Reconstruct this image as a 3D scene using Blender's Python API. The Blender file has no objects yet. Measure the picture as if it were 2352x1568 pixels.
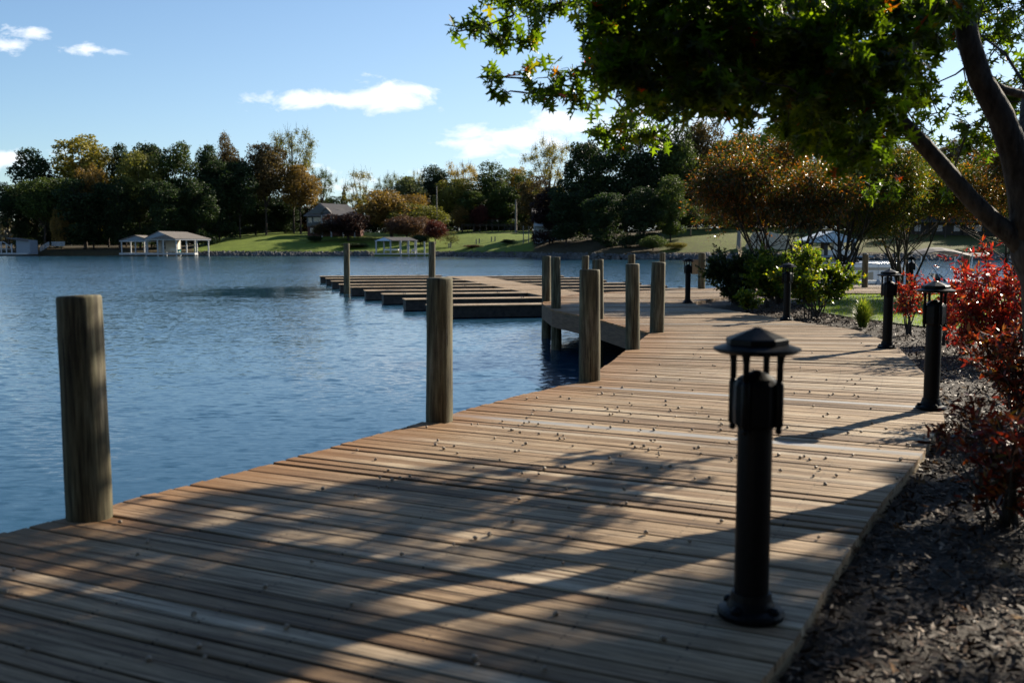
import bpy, math, random
import numpy as np
from mathutils import Vector, Matrix
random.seed(7); rng = np.random.default_rng(7)
sc = bpy.context.scene
COL = sc.collection
R = math.radians
# ------------------------------------------------------------------ camera geometry
F = 2287.0; CX = 1176.0; CY = 784.0; PT = math.atan(221/2287.0); EYE = 1.5
SP, CP = math.sin(PT), math.cos(PT)
def ray(u, v):
    a = (u-CX)/F; b = -(v-CY)/F
    return (a, CP + b*SP, -SP + b*CP)
def G(u, v, z=0.0):
    d = ray(u, v); t = (z-EYE)/d[2]
    return (d[0]*t, d[1]*t)
def G3(u, v, z=0.0):
    x, y = G(u, v, z); return (x, y, z)
def AT(u, v, y):
    d = ray(u, v); t = y/d[1]
    return (d[0]*t, y, EYE+d[2]*t)
WATER = -1.0
SUN_EL = R(26.5); SUN_AZ = math.atan2(1.78, 1.56)   # azimuth from +Y towards +X
SDX = math.sin(SUN_AZ)/math.tan(SUN_EL); SDY = math.cos(SUN_AZ)/math.tan(SUN_EL)   # horizontal run towards the sun per metre of height

# ------------------------------------------------------------------ materials
def newmat(name):
    m = bpy.data.materials.new(name); m.use_nodes = True
    nt = m.node_tree; nt.nodes.clear()
    out = nt.nodes.new('ShaderNodeOutputMaterial')
    return m, nt, out
def N(nt, t, **kw):
    n = nt.nodes.new(t)
    for k, v in kw.items():
        if k.startswith('i_'):
            key = k[2:]; key = int(key) if key.isdigit() else key.replace('_', ' ')
            n.inputs[key].default_value = v
        else: setattr(n, k, v)
    return n
def L(nt, a, b): nt.links.new(a, b)
def ramp(nt, fac, stops):
    n = nt.nodes.new('ShaderNodeValToRGB'); e = n.color_ramp.elements
    while len(e) < len(stops): e.new(.5)
    for i, (p, c) in enumerate(stops):
        e[i].position = p; e[i].color = (*c, 1) if len(c) == 3 else c
    L(nt, fac, n.inputs[0]); return n
def mixc(nt, fac, a, b, mode='MIX'):
    n = nt.nodes.new('ShaderNodeMix'); n.data_type = 'RGBA'; n.blend_type = mode
    for sock, val in ((n.inputs[0], fac), (n.inputs[6], a), (n.inputs[7], b)):
        if hasattr(val, 'links'): L(nt, val, sock)
        elif isinstance(val, tuple): sock.default_value = (*val, 1) if len(val) == 3 else val
        else: sock.default_value = val
    return n.outputs[2]
def mth(nt, op, a, b=None, c=None, clamp=False):
    n = nt.nodes.new('ShaderNodeMath'); n.operation = op; n.use_clamp = clamp
    for i, val in enumerate((a, b, c)):
        if val is None: continue
        if hasattr(val, 'links'): L(nt, val, n.inputs[i])
        else: n.inputs[i].default_value = val
    return n.outputs[0]
def noise_col_mat(name, c1, c2, scale=5, rough=.7, bump=.0, stretch=(1, 1, 1), spec=.3, metal=0, detail=5, coord='Object', c3=None, bdist=.02):
    m, nt, out = newmat(name)
    tc = N(nt, 'ShaderNodeTexCoord'); mp = N(nt, 'ShaderNodeMapping'); mp.inputs['Scale'].default_value = stretch
    L(nt, tc.outputs[coord], mp.inputs[0])
    nz = N(nt, 'ShaderNodeTexNoise', i_Scale=scale, i_Detail=detail, i_Roughness=.6); L(nt, mp.outputs[0], nz.inputs['Vector'])
    stops = [(.3, c1), (.7, c2)] if c3 is None else [(.28, c1), (.5, c2), (.72, c3)]
    rp = ramp(nt, nz.outputs[0], stops)
    p = N(nt, 'ShaderNodeBsdfPrincipled', i_Roughness=rough, i_Metallic=metal); p.inputs['Specular IOR Level'].default_value = spec
    L(nt, rp.outputs[0], p.inputs['Base Color'])
    if bump:
        b = N(nt, 'ShaderNodeBump', i_Strength=bump, i_Distance=bdist); L(nt, nz.outputs[0], b.inputs['Height']); L(nt, b.outputs[0], p.inputs['Normal'])
    L(nt, p.outputs[0], out.inputs[0]); return m

def leaf_mat(name, stops, trans=.5, tint=(1.5, 1.6, .5), rough=.45, spec=.35, objcol=False):
    m, nt, out = newmat(name)
    ge = N(nt, 'ShaderNodeNewGeometry')
    rp = ramp(nt, ge.outputs['Random Per Island'], stops); col = rp.outputs[0]
    if objcol:
        oi = N(nt, 'ShaderNodeObjectInfo'); col = mixc(nt, 1.0, col, oi.outputs['Color'], 'MULTIPLY')
    p = N(nt, 'ShaderNodeBsdfPrincipled', i_Roughness=rough); p.inputs['Specular IOR Level'].default_value = spec
    L(nt, col, p.inputs['Base Color'])
    t = N(nt, 'ShaderNodeBsdfTranslucent'); tc = mixc(nt, 1.0, col, tint, 'MULTIPLY'); L(nt, tc, t.inputs[0])
    mx = N(nt, 'ShaderNodeMixShader', i_0=trans); L(nt, p.outputs[0], mx.inputs[1]); L(nt, t.outputs[0], mx.inputs[2])
    L(nt, mx.outputs[0], out.inputs[0]); return m

M = {}
# far foliage: grey-scale variation times the object's own colour
M['far_leaf'] = leaf_mat('foliage', [(0, (.28, .28, .28)), (.5, (.56, .56, .56)), (1, (.95, .92, .82))], trans=.38, tint=(1.3, 1.3, .7), rough=.6, spec=.25, objcol=True)
M['oak_leaf'] = leaf_mat('oak_leaf', [(0, (.006, .012, .004)), (.5, (.012, .023, .005)), (.96, (.022, .036, .007)), (.985, (.035, .035, .008)), (.995, (.06, .01, .005)), (1, (.07, .01, .005))], trans=.5, tint=(11.5, 10.2, .9), rough=.42, spec=.25)
M['myrtle_leaf'] = leaf_mat('orange_brown_leaf', [(0, (.008, .014, .004)), (.3, (.016, .024, .006)), (.52, (.032, .038, .007)), (.70, (.060, .034, .007)), (.88, (.12, .038, .009)), (1, (.18, .075, .010))], trans=.5, tint=(2.8, 2.6, .7), rough=.35, spec=.45)
M['myrtle_green'] = leaf_mat('olive_autumn_leaf', [(0, (.010, .020, .005)), (.5, (.030, .048, .009)), (.8, (.060, .062, .010)), (.93, (.10, .05, .010)), (1, (.18, .11, .012))], trans=.5, tint=(2.8, 2.6, .7), rough=.45, spec=.3)
M['holly_leaf'] = leaf_mat('bright_green_leaf', [(0, (.020, .040, .007)), (.5, (.050, .080, .010)), (.85, (.10, .13, .013)), (.97, (.16, .15, .015)), (1, (.22, .14, .012))], trans=.55, tint=(3.0, 2.8, .8), rough=.4, spec=.4)
M['holly_dark'] = leaf_mat('deep_green_leaf', [(0, (.008, .018, .007)), (.6, (.018, .035, .009)), (.95, (.045, .065, .012)), (1, (.09, .10, .013))], trans=.4, tint=(2.0, 2.0, .8), rough=.4, spec=.4)
M['red_leaf'] = leaf_mat('red_leaf', [(0, (.08, .010, .010)), (.4, (.20, .016, .014)), (.72, (.30, .035, .016)), (.88, (.26, .08, .016)), (1, (.12, .11, .015))], trans=.45, tint=(1.7, 1.0, .8), rough=.33, spec=.5)
M['red_dark'] = leaf_mat('mixed_red_leaf', [(0, (.012, .014, .006)), (.35, (.04, .010, .006)), (.7, (.15, .02, .010)), (.9, (.20, .07, .012)), (1, (.10, .09, .012))], trans=.4, tint=(1.7, 1.1, .8), rough=.33, spec=.5)
M['blade'] = leaf_mat('grass_blade', [(0, (.05, .09, .01)), (.6, (.09, .14, .014)), (1, (.15, .19, .02))], trans=.5, tint=(2.4, 2.4, .5), rough=.5, spec=.3)
M['tuft'] = leaf_mat('tuft_blade', [(0, (.04, .08, .012)), (.6, (.12, .17, .02)), (1, (.28, .26, .06))], trans=.5, tint=(1.5, 1.5, .6), rough=.4, spec=.4)
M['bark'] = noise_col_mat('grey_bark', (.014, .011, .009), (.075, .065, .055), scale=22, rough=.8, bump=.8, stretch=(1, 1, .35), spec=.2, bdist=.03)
M['bark_dark'] = noise_col_mat('dark_bark', (.02, .016, .013), (.07, .055, .045), scale=14, rough=.85, bump=.5, stretch=(1, 1, .3), spec=.2)
M['black_metal'] = noise_col_mat('black_powder_coat', (.003, .0035, .004), (.005, .0055, .007), scale=40, rough=.42, bump=.15, spec=.09, bdist=.002)
M['white_paint'] = noise_col_mat('white_paint', (.28, .29, .30), (.40, .40, .39), scale=3, rough=.6)
M['grey_siding'] = noise_col_mat('grey_siding', (.17, .20, .23), (.22, .25, .28), scale=2, rough=.7, stretch=(.2, .2, 9))
M['blue_siding'] = noise_col_mat('pale_blue_siding', (.38, .45, .52), (.46, .53, .58), scale=2, rough=.7, stretch=(.2, .2, 9))
M['tree_shade_siding'] = noise_col_mat('tree_shade_siding', (.075, .08, .08), (.11, .115, .11), scale=2, rough=.8, stretch=(.2, .2, 9))  # brick house siding, colour darkened to stand in for tree shade
M['tan_wall'] = noise_col_mat('tan_wall', (.48, .42, .33), (.58, .51, .42), scale=2, rough=.7)
M['shingle'] = noise_col_mat('brown_shingle', (.09, .08, .07), (.17, .15, .135), scale=6, rough=.9, bump=.3)
M['shingle_dark'] = noise_col_mat('dark_shingle', (.07, .065, .065), (.14, .13, .125), scale=6, rough=.9, bump=.3)
M['red_roof'] = noise_col_mat('red_metal_roof', (.16, .025, .02), (.24, .045, .035), scale=3, rough=.5, stretch=(6, .3, .3))
M['brick'] = noise_col_mat('red_brick', (.07, .03, .022), (.12, .055, .04), scale=8, rough=.9, stretch=(1, 1, 3))
M['glass'] = noise_col_mat('window_glass', (.02, .025, .03), (.04, .045, .05), scale=1, rough=.08, spec=.8)
M['float_side'] = noise_col_mat('dark_float', (.02, .018, .016), (.06, .05, .042), scale=6, rough=.7)
M['white_gel'] = noise_col_mat('white_gelcoat', (.62, .62, .60), (.72, .72, .70), scale=2, rough=.25, spec=.5)
M['beige'] = noise_col_mat('beige_panel', (.36, .30, .22), (.44, .37, .28), scale=2, rough=.45)
M['canvas'] = noise_col_mat('grey_canvas', (.10, .09, .085), (.17, .155, .14), scale=4, rough=.8)
M['metal'] = noise_col_mat('brushed_aluminium', (.45, .46, .47), (.6, .6, .6), scale=10, rough=.35, metal=.8)
M['teal'] = noise_col_mat('teal_plastic', (.02, .30, .28), (.03, .38, .34), scale=2, rough=.5)
M['dark'] = noise_col_mat('dark_plastic', (.02, .022, .025), (.035, .036, .04), scale=5, rough=.5)
M['rock'] = noise_col_mat('grey_rubble', (.03, .03, .032), (.13, .127, .123), scale=.7, rough=.9, bump=.5, coord='Object')
M['pole_wood'] = noise_col_mat('weathered_pole', (.12, .10, .08), (.26, .23, .20), scale=4, rough=.9, stretch=(1, 1, .1))
M['acorn'] = noise_col_mat('acorn_shell', (.14, .10, .07), (.32, .27, .21), scale=60, rough=.6)
M['dry_leaf'] = leaf_mat('dry_leaf', [(0, (.05, .025, .012)), (.5, (.12, .065, .03)), (.85, (.18, .11, .05)), (1, (.16, .03, .015))], trans=.15, tint=(1.2, 1, .8), rough=.85, spec=.08)
M['plume'] = leaf_mat('dry_plume', [(0, (.3, .25, .2)), (1, (.55, .5, .42))], trans=.4, tint=(1, 1, .9))

# --- piling wood
def piling_mat():
    m, nt, out = newmat('treated_piling_wood')
    tc = N(nt, 'ShaderNodeTexCoord'); oi = N(nt, 'ShaderNodeObjectInfo')
    ad = N(nt, 'ShaderNodeVectorMath', operation='ADD'); L(nt, tc.outputs['Object'], ad.inputs[0])
    sc3 = N(nt, 'ShaderNodeVectorMath', operation='SCALE'); sc3.inputs[0].default_value = (13, 7, 5); L(nt, oi.outputs['Random'], sc3.inputs['Scale']); L(nt, sc3.outputs[0], ad.inputs[1])
    mp = N(nt, 'ShaderNodeMapping'); mp.inputs['Scale'].default_value = (1, 1, .06); L(nt, ad.outputs[0], mp.inputs[0])
    n1 = N(nt, 'ShaderNodeTexNoise', i_Scale=34, i_Detail=8, i_Roughness=.65); L(nt, mp.outputs[0], n1.inputs['Vector'])
    mp2 = N(nt, 'ShaderNodeMapping'); mp2.inputs['Scale'].default_value = (1, 1, .35); L(nt, ad.outputs[0], mp2.inputs[0])
    n2 = N(nt, 'ShaderNodeTexNoise', i_Scale=7, i_Detail=4); L(nt, mp2.outputs[0], n2.inputs['Vector'])
    c = ramp(nt, n1.outputs[0], [(.34, (.022, .018, .012)), (.46, (.065, .055, .037)), (.56, (.115, .10, .07)), (.68, (.17, .155, .12))]).outputs[0]
    c2 = ramp(nt, n2.outputs[0], [(.35, (.75, .72, .55)), (.55, (.95, 1.0, .85)), (.7, (1.15, 1.15, 1.1))]).outputs[0]
    col = mixc(nt, 1.0, c, c2, 'MULTIPLY')
    mp3 = N(nt, 'ShaderNodeMapping'); mp3.inputs['Scale'].default_value = (1, 1, .035); L(nt, ad.outputs[0], mp3.inputs[0])
    n3 = N(nt, 'ShaderNodeTexNoise', i_Scale=60, i_Detail=3); L(nt, mp3.outputs[0], n3.inputs['Vector'])
    crack = ramp(nt, n3.outputs[0], [(.30, (0, 0, 0)), (.36, (1, 1, 1))]).outputs[0]
    col = mixc(nt, crack, (.02, .015, .01), col)
    p = N(nt, 'ShaderNodeBsdfPrincipled', i_Roughness=.8); p.inputs['Specular IOR Level'].default_value = .25
    L(nt, col, p.inputs['Base Color'])
    hs = mth(nt, 'ADD', n1.outputs[0], mth(nt, 'MULTIPLY', crack, .6))
    b = N(nt, 'ShaderNodeBump', i_Strength=.5, i_Distance=.008); L(nt, hs, b.inputs['Height']); L(nt, b.outputs[0], p.inputs['Normal'])
    L(nt, p.outputs[0], out.inputs[0]); return m
M['piling'] = piling_mat()

# --- deck boards: uv in metres (u along, v across); attribute 'edge' = stain near the water-side ends
def deck_mat(name, tone=1.0, stain=True):
    m, nt, out = newmat(name)
    uv = N(nt, 'ShaderNodeUVMap'); ge = N(nt, 'ShaderNodeNewGeometry')
    rnd = ge.outputs['Random Per Island']
    ofs = N(nt, 'ShaderNodeCombineXYZ'); L(nt, mth(nt, 'MULTIPLY', rnd, 97.0), ofs.inputs[0]); L(nt, mth(nt, 'MULTIPLY', rnd, 31.0), ofs.inputs[1])
    ad = N(nt, 'ShaderNodeVectorMath', operation='ADD'); L(nt, uv.outputs[0], ad.inputs[0]); L(nt, ofs.outputs[0], ad.inputs[1])
    mp = N(nt, 'ShaderNodeMapping'); mp.inputs['Scale'].default_value = (.55, 14, 1); L(nt, ad.outputs[0], mp.inputs[0])
    n1 = N(nt, 'ShaderNodeTexNoise', i_Scale=5, i_Detail=8, i_Roughness=.7); n1.inputs['Distortion'].default_value = .6; L(nt, mp.outputs[0], n1.inputs['Vector'])
    mp2 = N(nt, 'ShaderNodeMapping'); mp2.inputs['Scale'].default_value = (.5, 3, 1); L(nt, ad.outputs[0], mp2.inputs[0])
    n2 = N(nt, 'ShaderNodeTexNoise', i_Scale=1.6, i_Detail=5, i_Roughness=.6); L(nt, mp2.outputs[0], n2.inputs['Vector'])
    t = tone
    base = ramp(nt, rnd, [(0, (.27*t, .18*t, .105*t)), (.3, (.38*t, .275*t, .17*t)), (.6, (.45*t, .335*t, .215*t)), (.85, (.48*t, .385*t, .27*t)), (.975, (.50*t, .42*t, .32*t)), (.985, (.46*t, .43*t, .38*t)), (1, (.48*t, .45*t, .41*t))]).outputs[0]
    g = ramp(nt, n1.outputs[0], [(.30, (.20, .16, .13)), (.42, (.66, .62, .58)), (.54, (1.0, .99, .98)), (.68, (1.5, 1.47, 1.42))]).outputs[0]
    g2 = ramp(nt, n2.outputs[0], [(.3, (.62, .55, .47)), (.5, (.95, .93, .90)), (.72, (1.18, 1.2, 1.22))]).outputs[0]
    col = mixc(nt, 1.0, mixc(nt, 1.0, base, g, 'MULTIPLY'), g2, 'MULTIPLY')
    # broad blotches of damp across boards, in world metres
    wn = N(nt, 'ShaderNodeTexNoise', i_Scale=.9, i_Detail=4); L(nt, ge.outputs['Position'], wn.inputs['Vector'])
    wv = ramp(nt, wn.outputs[0], [(.35, (.70, .66, .6)), (.55, (1, 1, 1))]).outputs[0]
    col = mixc(nt, .7, col, mixc(nt, 1.0, col, wv, 'MULTIPLY'))
    if stain:
        # long dark weathering streaks, a few centimetres wide, that follow the grain
        mp4 = N(nt, 'ShaderNodeMapping'); mp4.inputs['Scale'].default_value = (.35, 26, 1); L(nt, ad.outputs[0], mp4.inputs[0])
        n4 = N(nt, 'ShaderNodeTexNoise', i_Scale=1.3, i_Detail=4, i_Roughness=.6); L(nt, mp4.outputs[0], n4.inputs['Vector'])
        stk = ramp(nt, n4.outputs[0], [(.36, (.28, .22, .17)), (.48, (1, 1, 1))]).outputs[0]
        col = mixc(nt, 1.0, col, stk, 'MULTIPLY')
        su = N(nt, 'ShaderNodeSeparateXYZ'); L(nt, uv.outputs[0], su.inputs[0])
        fu = mth(nt, 'SUBTRACT', mth(nt, 'FRACT', mth(nt, 'MULTIPLY', su.outputs[0], 1/.46)), .5)
        du = mth(nt, 'MULTIPLY', fu, .46); dv = mth(nt, 'SUBTRACT', mth(nt, 'ABSOLUTE', mth(nt, 'SUBTRACT', su.outputs[1], .058)), .032)
        rad = mth(nt, 'SQRT', mth(nt, 'ADD', mth(nt, 'MULTIPLY', du, du), mth(nt, 'MULTIPLY', dv, dv)))
        sw = N(nt, 'ShaderNodeMapRange', i_1=.0045, i_2=.007, i_3=.15, i_4=1.0); L(nt, rad, sw.inputs[0])
        col = mixc(nt, sw.outputs[0], (.02, .015, .012), col)
        pa = N(nt, 'ShaderNodeAttribute', attribute_name='pale')
        col = mixc(nt, pa.outputs['Fac'], col, mixc(nt, 1.0, g2, (.27, .265, .26), 'MULTIPLY'))
        at = N(nt, 'ShaderNodeAttribute', attribute_name='edge')
        f = mth(nt, 'MULTIPLY', at.outputs['Fac'], mth(nt, 'ADD', n2.outputs[0], .2), clamp=True)
        col = mixc(nt, f, col, (.20, .095, .032))
    p = N(nt, 'ShaderNodeBsdfPrincipled'); p.inputs['Specular IOR Level'].default_value = .22
    L(nt, col, p.inputs['Base Color'])
    rr = mth(nt, 'MULTIPLY_ADD', n1.outputs[0], .35, .55); L(nt, rr, p.inputs['Roughness'])
    b = N(nt, 'ShaderNodeBump', i_Strength=.55, i_Distance=.006); L(nt, n1.outputs[0], b.inputs['Height']); L(nt, b.outputs[0], p.inputs['Normal'])
    L(nt, p.outputs[0], out.inputs[0]); return m
M['deck'] = deck_mat('weathered_deck_boards', .77)
M['dockwood'] = deck_mat('grey_dock_boards', .80, False)
M['fascia'] = noise_col_mat('fascia_wood', (.06, .035, .02), (.16, .095, .055), scale=5, rough=.7, bump=.3, stretch=(.6, .6, 7))
M['fascia_pale'] = noise_col_mat('pale_edge_board', (.17, .125, .07), (.26, .20, .12), scale=5, rough=.7, bump=.3, stretch=(.6, .6, 7))

# --- water
def water_mat():
    m, nt, out = newmat('lake_water')
    ge = N(nt, 'ShaderNodeNewGeometry')
    def layer(scale, sx, sy, det, rot):
        mp = N(nt, 'ShaderNodeMapping'); mp.inputs['Scale'].default_value = (sx, sy, 1); mp.inputs['Rotation'].default_value = (0, 0, rot)
        L(nt, ge.outputs['Position'], mp.inputs[0])
        n = N(nt, 'ShaderNodeTexNoise', i_Scale=scale, i_Detail=det, i_Roughness=.55); n.inputs['Distortion'].default_value = .3
        L(nt, mp.outputs[0], n.inputs['Vector'])
        s = N(nt, 'ShaderNodeVectorMath', operation='SUBTRACT'); L(nt, n.outputs['Color'], s.inputs[0]); s.inputs[1].default_value = (.5, .5, .5)
        return s.outputs[0]
    def scl(v, k):
        s = N(nt, 'ShaderNodeVectorMath', operation='MULTIPLY'); L(nt, v, s.inputs[0]); s.inputs[1].default_value = k; return s.outputs[0]
    def add(a, b):
        s = N(nt, 'ShaderNodeVectorMath', operation='ADD'); L(nt, a, s.inputs[0]); L(nt, b, s.inputs[1]); return s.outputs[0]
    # ripple strength: broken by large patches, weak in a calm patch beside the dock
    pn = N(nt, 'ShaderNodeTexNoise', i_Scale=.045, i_Detail=3); L(nt, ge.outputs['Position'], pn.inputs['Vector'])
    pn2 = N(nt, 'ShaderNodeTexNoise', i_Scale=.35, i_Detail=8, i_Roughness=.7)
    mpx = N(nt, 'ShaderNodeMapping'); mpx.inputs['Scale'].default_value = (.35, 2.0, 1); L(nt, ge.outputs['Position'], mpx.inputs[0]); L(nt, mpx.outputs[0], pn2.inputs['Vector'])
    st = mth(nt, 'MULTIPLY_ADD', pn.outputs[0], 1.3, .38)
    sx = N(nt, 'ShaderNodeSeparateXYZ'); L(nt, ge.outputs['Position'], sx.inputs[0])
    ex = mth(nt, 'DIVIDE', mth(nt, 'ADD', sx.outputs[0], 13.0), 6.0); ey = mth(nt, 'DIVIDE', mth(nt, 'SUBTRACT', sx.outputs[1], 55.0), 9.5)
    rr = mth(nt, 'SQRT', mth(nt, 'ADD', mth(nt, 'MULTIPLY', ex, ex), mth(nt, 'MULTIPLY', ey, ey)))
    rr = mth(nt, 'ADD', rr, mth(nt, 'MULTIPLY', mth(nt, 'SUBTRACT', pn2.outputs[0], .5), 3.2))
    calm = N(nt, 'ShaderNodeMapRange', i_1=.3, i_2=1.7, i_3=.10, i_4=1.0); L(nt, rr, calm.inputs[0])
    off = N(nt, 'ShaderNodeMapRange', i_1=5, i_2=60, i_3=.42, i_4=1.9); L(nt, sx.outputs[1], off.inputs[0])
    st = mth(nt, 'MULTIPLY', mth(nt, 'MULTIPLY', st, calm.outputs[0]), off.outputs[0])
    small = scl(layer(6.0, .6, 1.5, 4, .15), (.5, .85, 0))
    mid = scl(layer(1.7, .6, 1.3, 2, -.1), (.16, .30, 0))
    big = scl(layer(.45, .6, 1.1, 2, .1), (.05, .12, 0))
    v = add(add(small, mid), big)
    sv = N(nt, 'ShaderNodeVectorMath', operation='SCALE'); L(nt, v, sv.inputs[0]); L(nt, st, sv.inputs['Scale'])
    # the faces of the ripples turned towards this shore are the ones seen at a low angle
    sp_ = N(nt, 'ShaderNodeSeparateXYZ'); L(nt, sv.outputs[0], sp_.inputs[0])
    ny = mth(nt, 'MULTIPLY', mth(nt, 'ABSOLUTE', sp_.outputs[1]), -.60)
    ny = mth(nt, 'ADD', ny, mth(nt, 'MULTIPLY', sp_.outputs[1], .25))
    cb_ = N(nt, 'ShaderNodeCombineXYZ'); L(nt, mth(nt, 'MULTIPLY', sp_.outputs[0], 1.2), cb_.inputs[0]); L(nt, ny, cb_.inputs[1])
    v = add(cb_.outputs[0], ge.outputs['Normal'])
    nn = N(nt, 'ShaderNodeVectorMath', operation='NORMALIZE'); L(nt, v, nn.inputs[0])
    p = N(nt, 'ShaderNodeBsdfPrincipled', i_Roughness=.06); p.inputs['IOR'].default_value = 1.33
    p.inputs['Base Color'].default_value = (.014, .050, .082, 1)
    L(nt, nn.outputs[0], p.inputs['Normal']); L(nt, p.outputs[0], out.inputs[0]); return m
M['water'] = water_mat()

def ground_mat(name, attr=None):
    m, nt, out = newmat(name)
    ge = N(nt, 'ShaderNodeNewGeometry')
    n1 = N(nt, 'ShaderNodeTexNoise', i_Scale=.35, i_Detail=8, i_Roughness=.7); L(nt, ge.outputs['Position'], n1.inputs['Vector'])
    n2 = N(nt, 'ShaderNodeTexNoise', i_Scale=2.2, i_Detail=6, i_Roughness=.75); L(nt, ge.outputs['Position'], n2.inputs['Vector'])
    g = ramp(nt, n1.outputs[0], [(.3, (.07, .10, .012)), (.55, (.11, .15, .018)), (.75, (.15, .18, .03))]).outputs[0]
    br = ramp(nt, n2.outputs[0], [(.3, (.018, .014, .007)), (.55, (.055, .042, .020)), (.75, (.12, .085, .045))]).outputs[0]
    at = N(nt, 'ShaderNodeAttribute', attribute_name='litter')
    f = mth(nt, 'ADD', at.outputs['Fac'], mth(nt, 'MULTIPLY', mth(nt, 'SUBTRACT', n2.outputs[0], .5), 1.2), clamp=True)
    fs = ramp(nt, f, [(.35, (0, 0, 0)), (.65, (1, 1, 1))]).outputs[0]
    col = mixc(nt, fs, g, br)
    p = N(nt, 'ShaderNodeBsdfPrincipled', i_Roughness=.9); p.inputs['Specular IOR Level'].default_value = .15
    L(nt, col, p.inputs['Base Color'])
    b = N(nt, 'ShaderNodeBump', i_Strength=.8, i_Distance=.15); L(nt, n2.outputs[0], b.inputs['Height']); L(nt, b.outputs[0], p.inputs['Normal'])
    L(nt, p.outputs[0], out.inputs[0]); return m
M['terrain'] = ground_mat('grassy_bank')
M['soil'] = noise_col_mat('dark_mulch', (.006, .004, .003), (.03, .022, .016), scale=38, rough=.75, bump=1.0, coord='Object', spec=.15, c3=(.045, .033, .024), bdist=.03)
M['chip'] = leaf_mat('mulch_chip', [(0, (.018, .010, .006)), (.5, (.052, .029, .016)), (.88, (.10, .06, .036)), (1, (.26, .18, .12))], trans=.0, rough=.6, spec=.12)
M['turf'] = noise_col_mat('turf', (.04, .07, .01), (.08, .12, .016), scale=3, rough=.9, bump=.5)
M['seawall'] = noise_col_mat('seawall', (.05, .04, .03), (.14, .12, .1), scale=3, rough=.9)
M['asphalt'] = noise_col_mat('pale_driveway', (.22, .21, .2), (.32, .31, .3), scale=2, rough=.9)

# ------------------------------------------------------------------ mesh helpers
def tag(o, label=None, cat=None, group=None, kind=None):
    if label: o['label'] = label
    if cat: o['category'] = cat
    if group: o['group'] = group
    if kind: o['kind'] = kind
    return o
def empty(name, loc=(0, 0, 0), rz=0, label=None, cat=None, group=None, kind=None):
    o = bpy.data.objects.new(name, None); COL.objects.link(o); o.empty_display_size = .2
    o.location = loc; o.rotation_euler = (0, 0, rz); return tag(o, label, cat, group, kind)
def link(name, me, mat=None, parent=None, smooth=False):
    o = bpy.data.objects.new(name, me); COL.objects.link(o)
    if mat is not None and not me.materials: me.materials.append(mat)
    if smooth: me.polygons.foreach_set('use_smooth', [True]*len(me.polygons))
    if parent: o.parent = parent
    return o
def mesh_const(name, verts, k):
    """mesh of many separate k-gons, verts (n*k, 3)"""
    n = len(verts)//k
    me = bpy.data.meshes.new(name); me.vertices.add(len(verts)); me.vertices.foreach_set('co', np.ascontiguousarray(verts, dtype=np.float32).ravel())
    me.loops.add(n*k); me.loops.foreach_set('vertex_index', np.arange(n*k, dtype=np.int32))
    me.polygons.add(n); me.polygons.foreach_set('loop_start', np.arange(0, n*k, k, dtype=np.int32)); 
    me.update(calc_edges=True); return me
def mesh_template(name, V, faces, nv):
    """V (n*nv,3): n copies of a template with faces (list of index tuples)"""
    n = len(V)//nv
    me = bpy.data.meshes.new(name); me.vertices.add(len(V)); me.vertices.foreach_set('co', np.ascontiguousarray(V, dtype=np.float32).ravel())
    idx = np.concatenate([np.array(f, dtype=np.int64) for f in faces]); sizes = np.array([len(f) for f in faces])
    allidx = (idx[None, :] + (np.arange(n)*nv)[:, None]).ravel().astype(np.int32)
    st = np.concatenate([[0], np.cumsum(sizes)[:-1]]); tot = sizes.sum()
    starts = (st[None, :] + (np.arange(n)*tot)[:, None]).ravel().astype(np.int32)
    me.loops.add(len(allidx)); me.loops.foreach_set('vertex_index', allidx)
    me.polygons.add(len(starts)); me.polygons.foreach_set('loop_start', starts)
    me.update(calc_edges=True); return me
def unit(a): return a/np.maximum(np.linalg.norm(a, axis=-1, keepdims=True), 1e-9)
def place(T, pos, ydir, nrm, size):
    """place template T (nv,3) at pos with its y axis along ydir, z near nrm"""
    y = unit(ydir); x = unit(np.cross(y, nrm)); z = np.cross(x, y)
    s = size[:, None, None] if size.ndim == 1 else size[:, None, :]
    t = T[None]*s
    return (pos[:, None, :] + t[..., 0:1]*x[:, None] + t[..., 1:2]*y[:, None] + t[..., 2:3]*z[:, None]).reshape(-1, 3)
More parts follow.
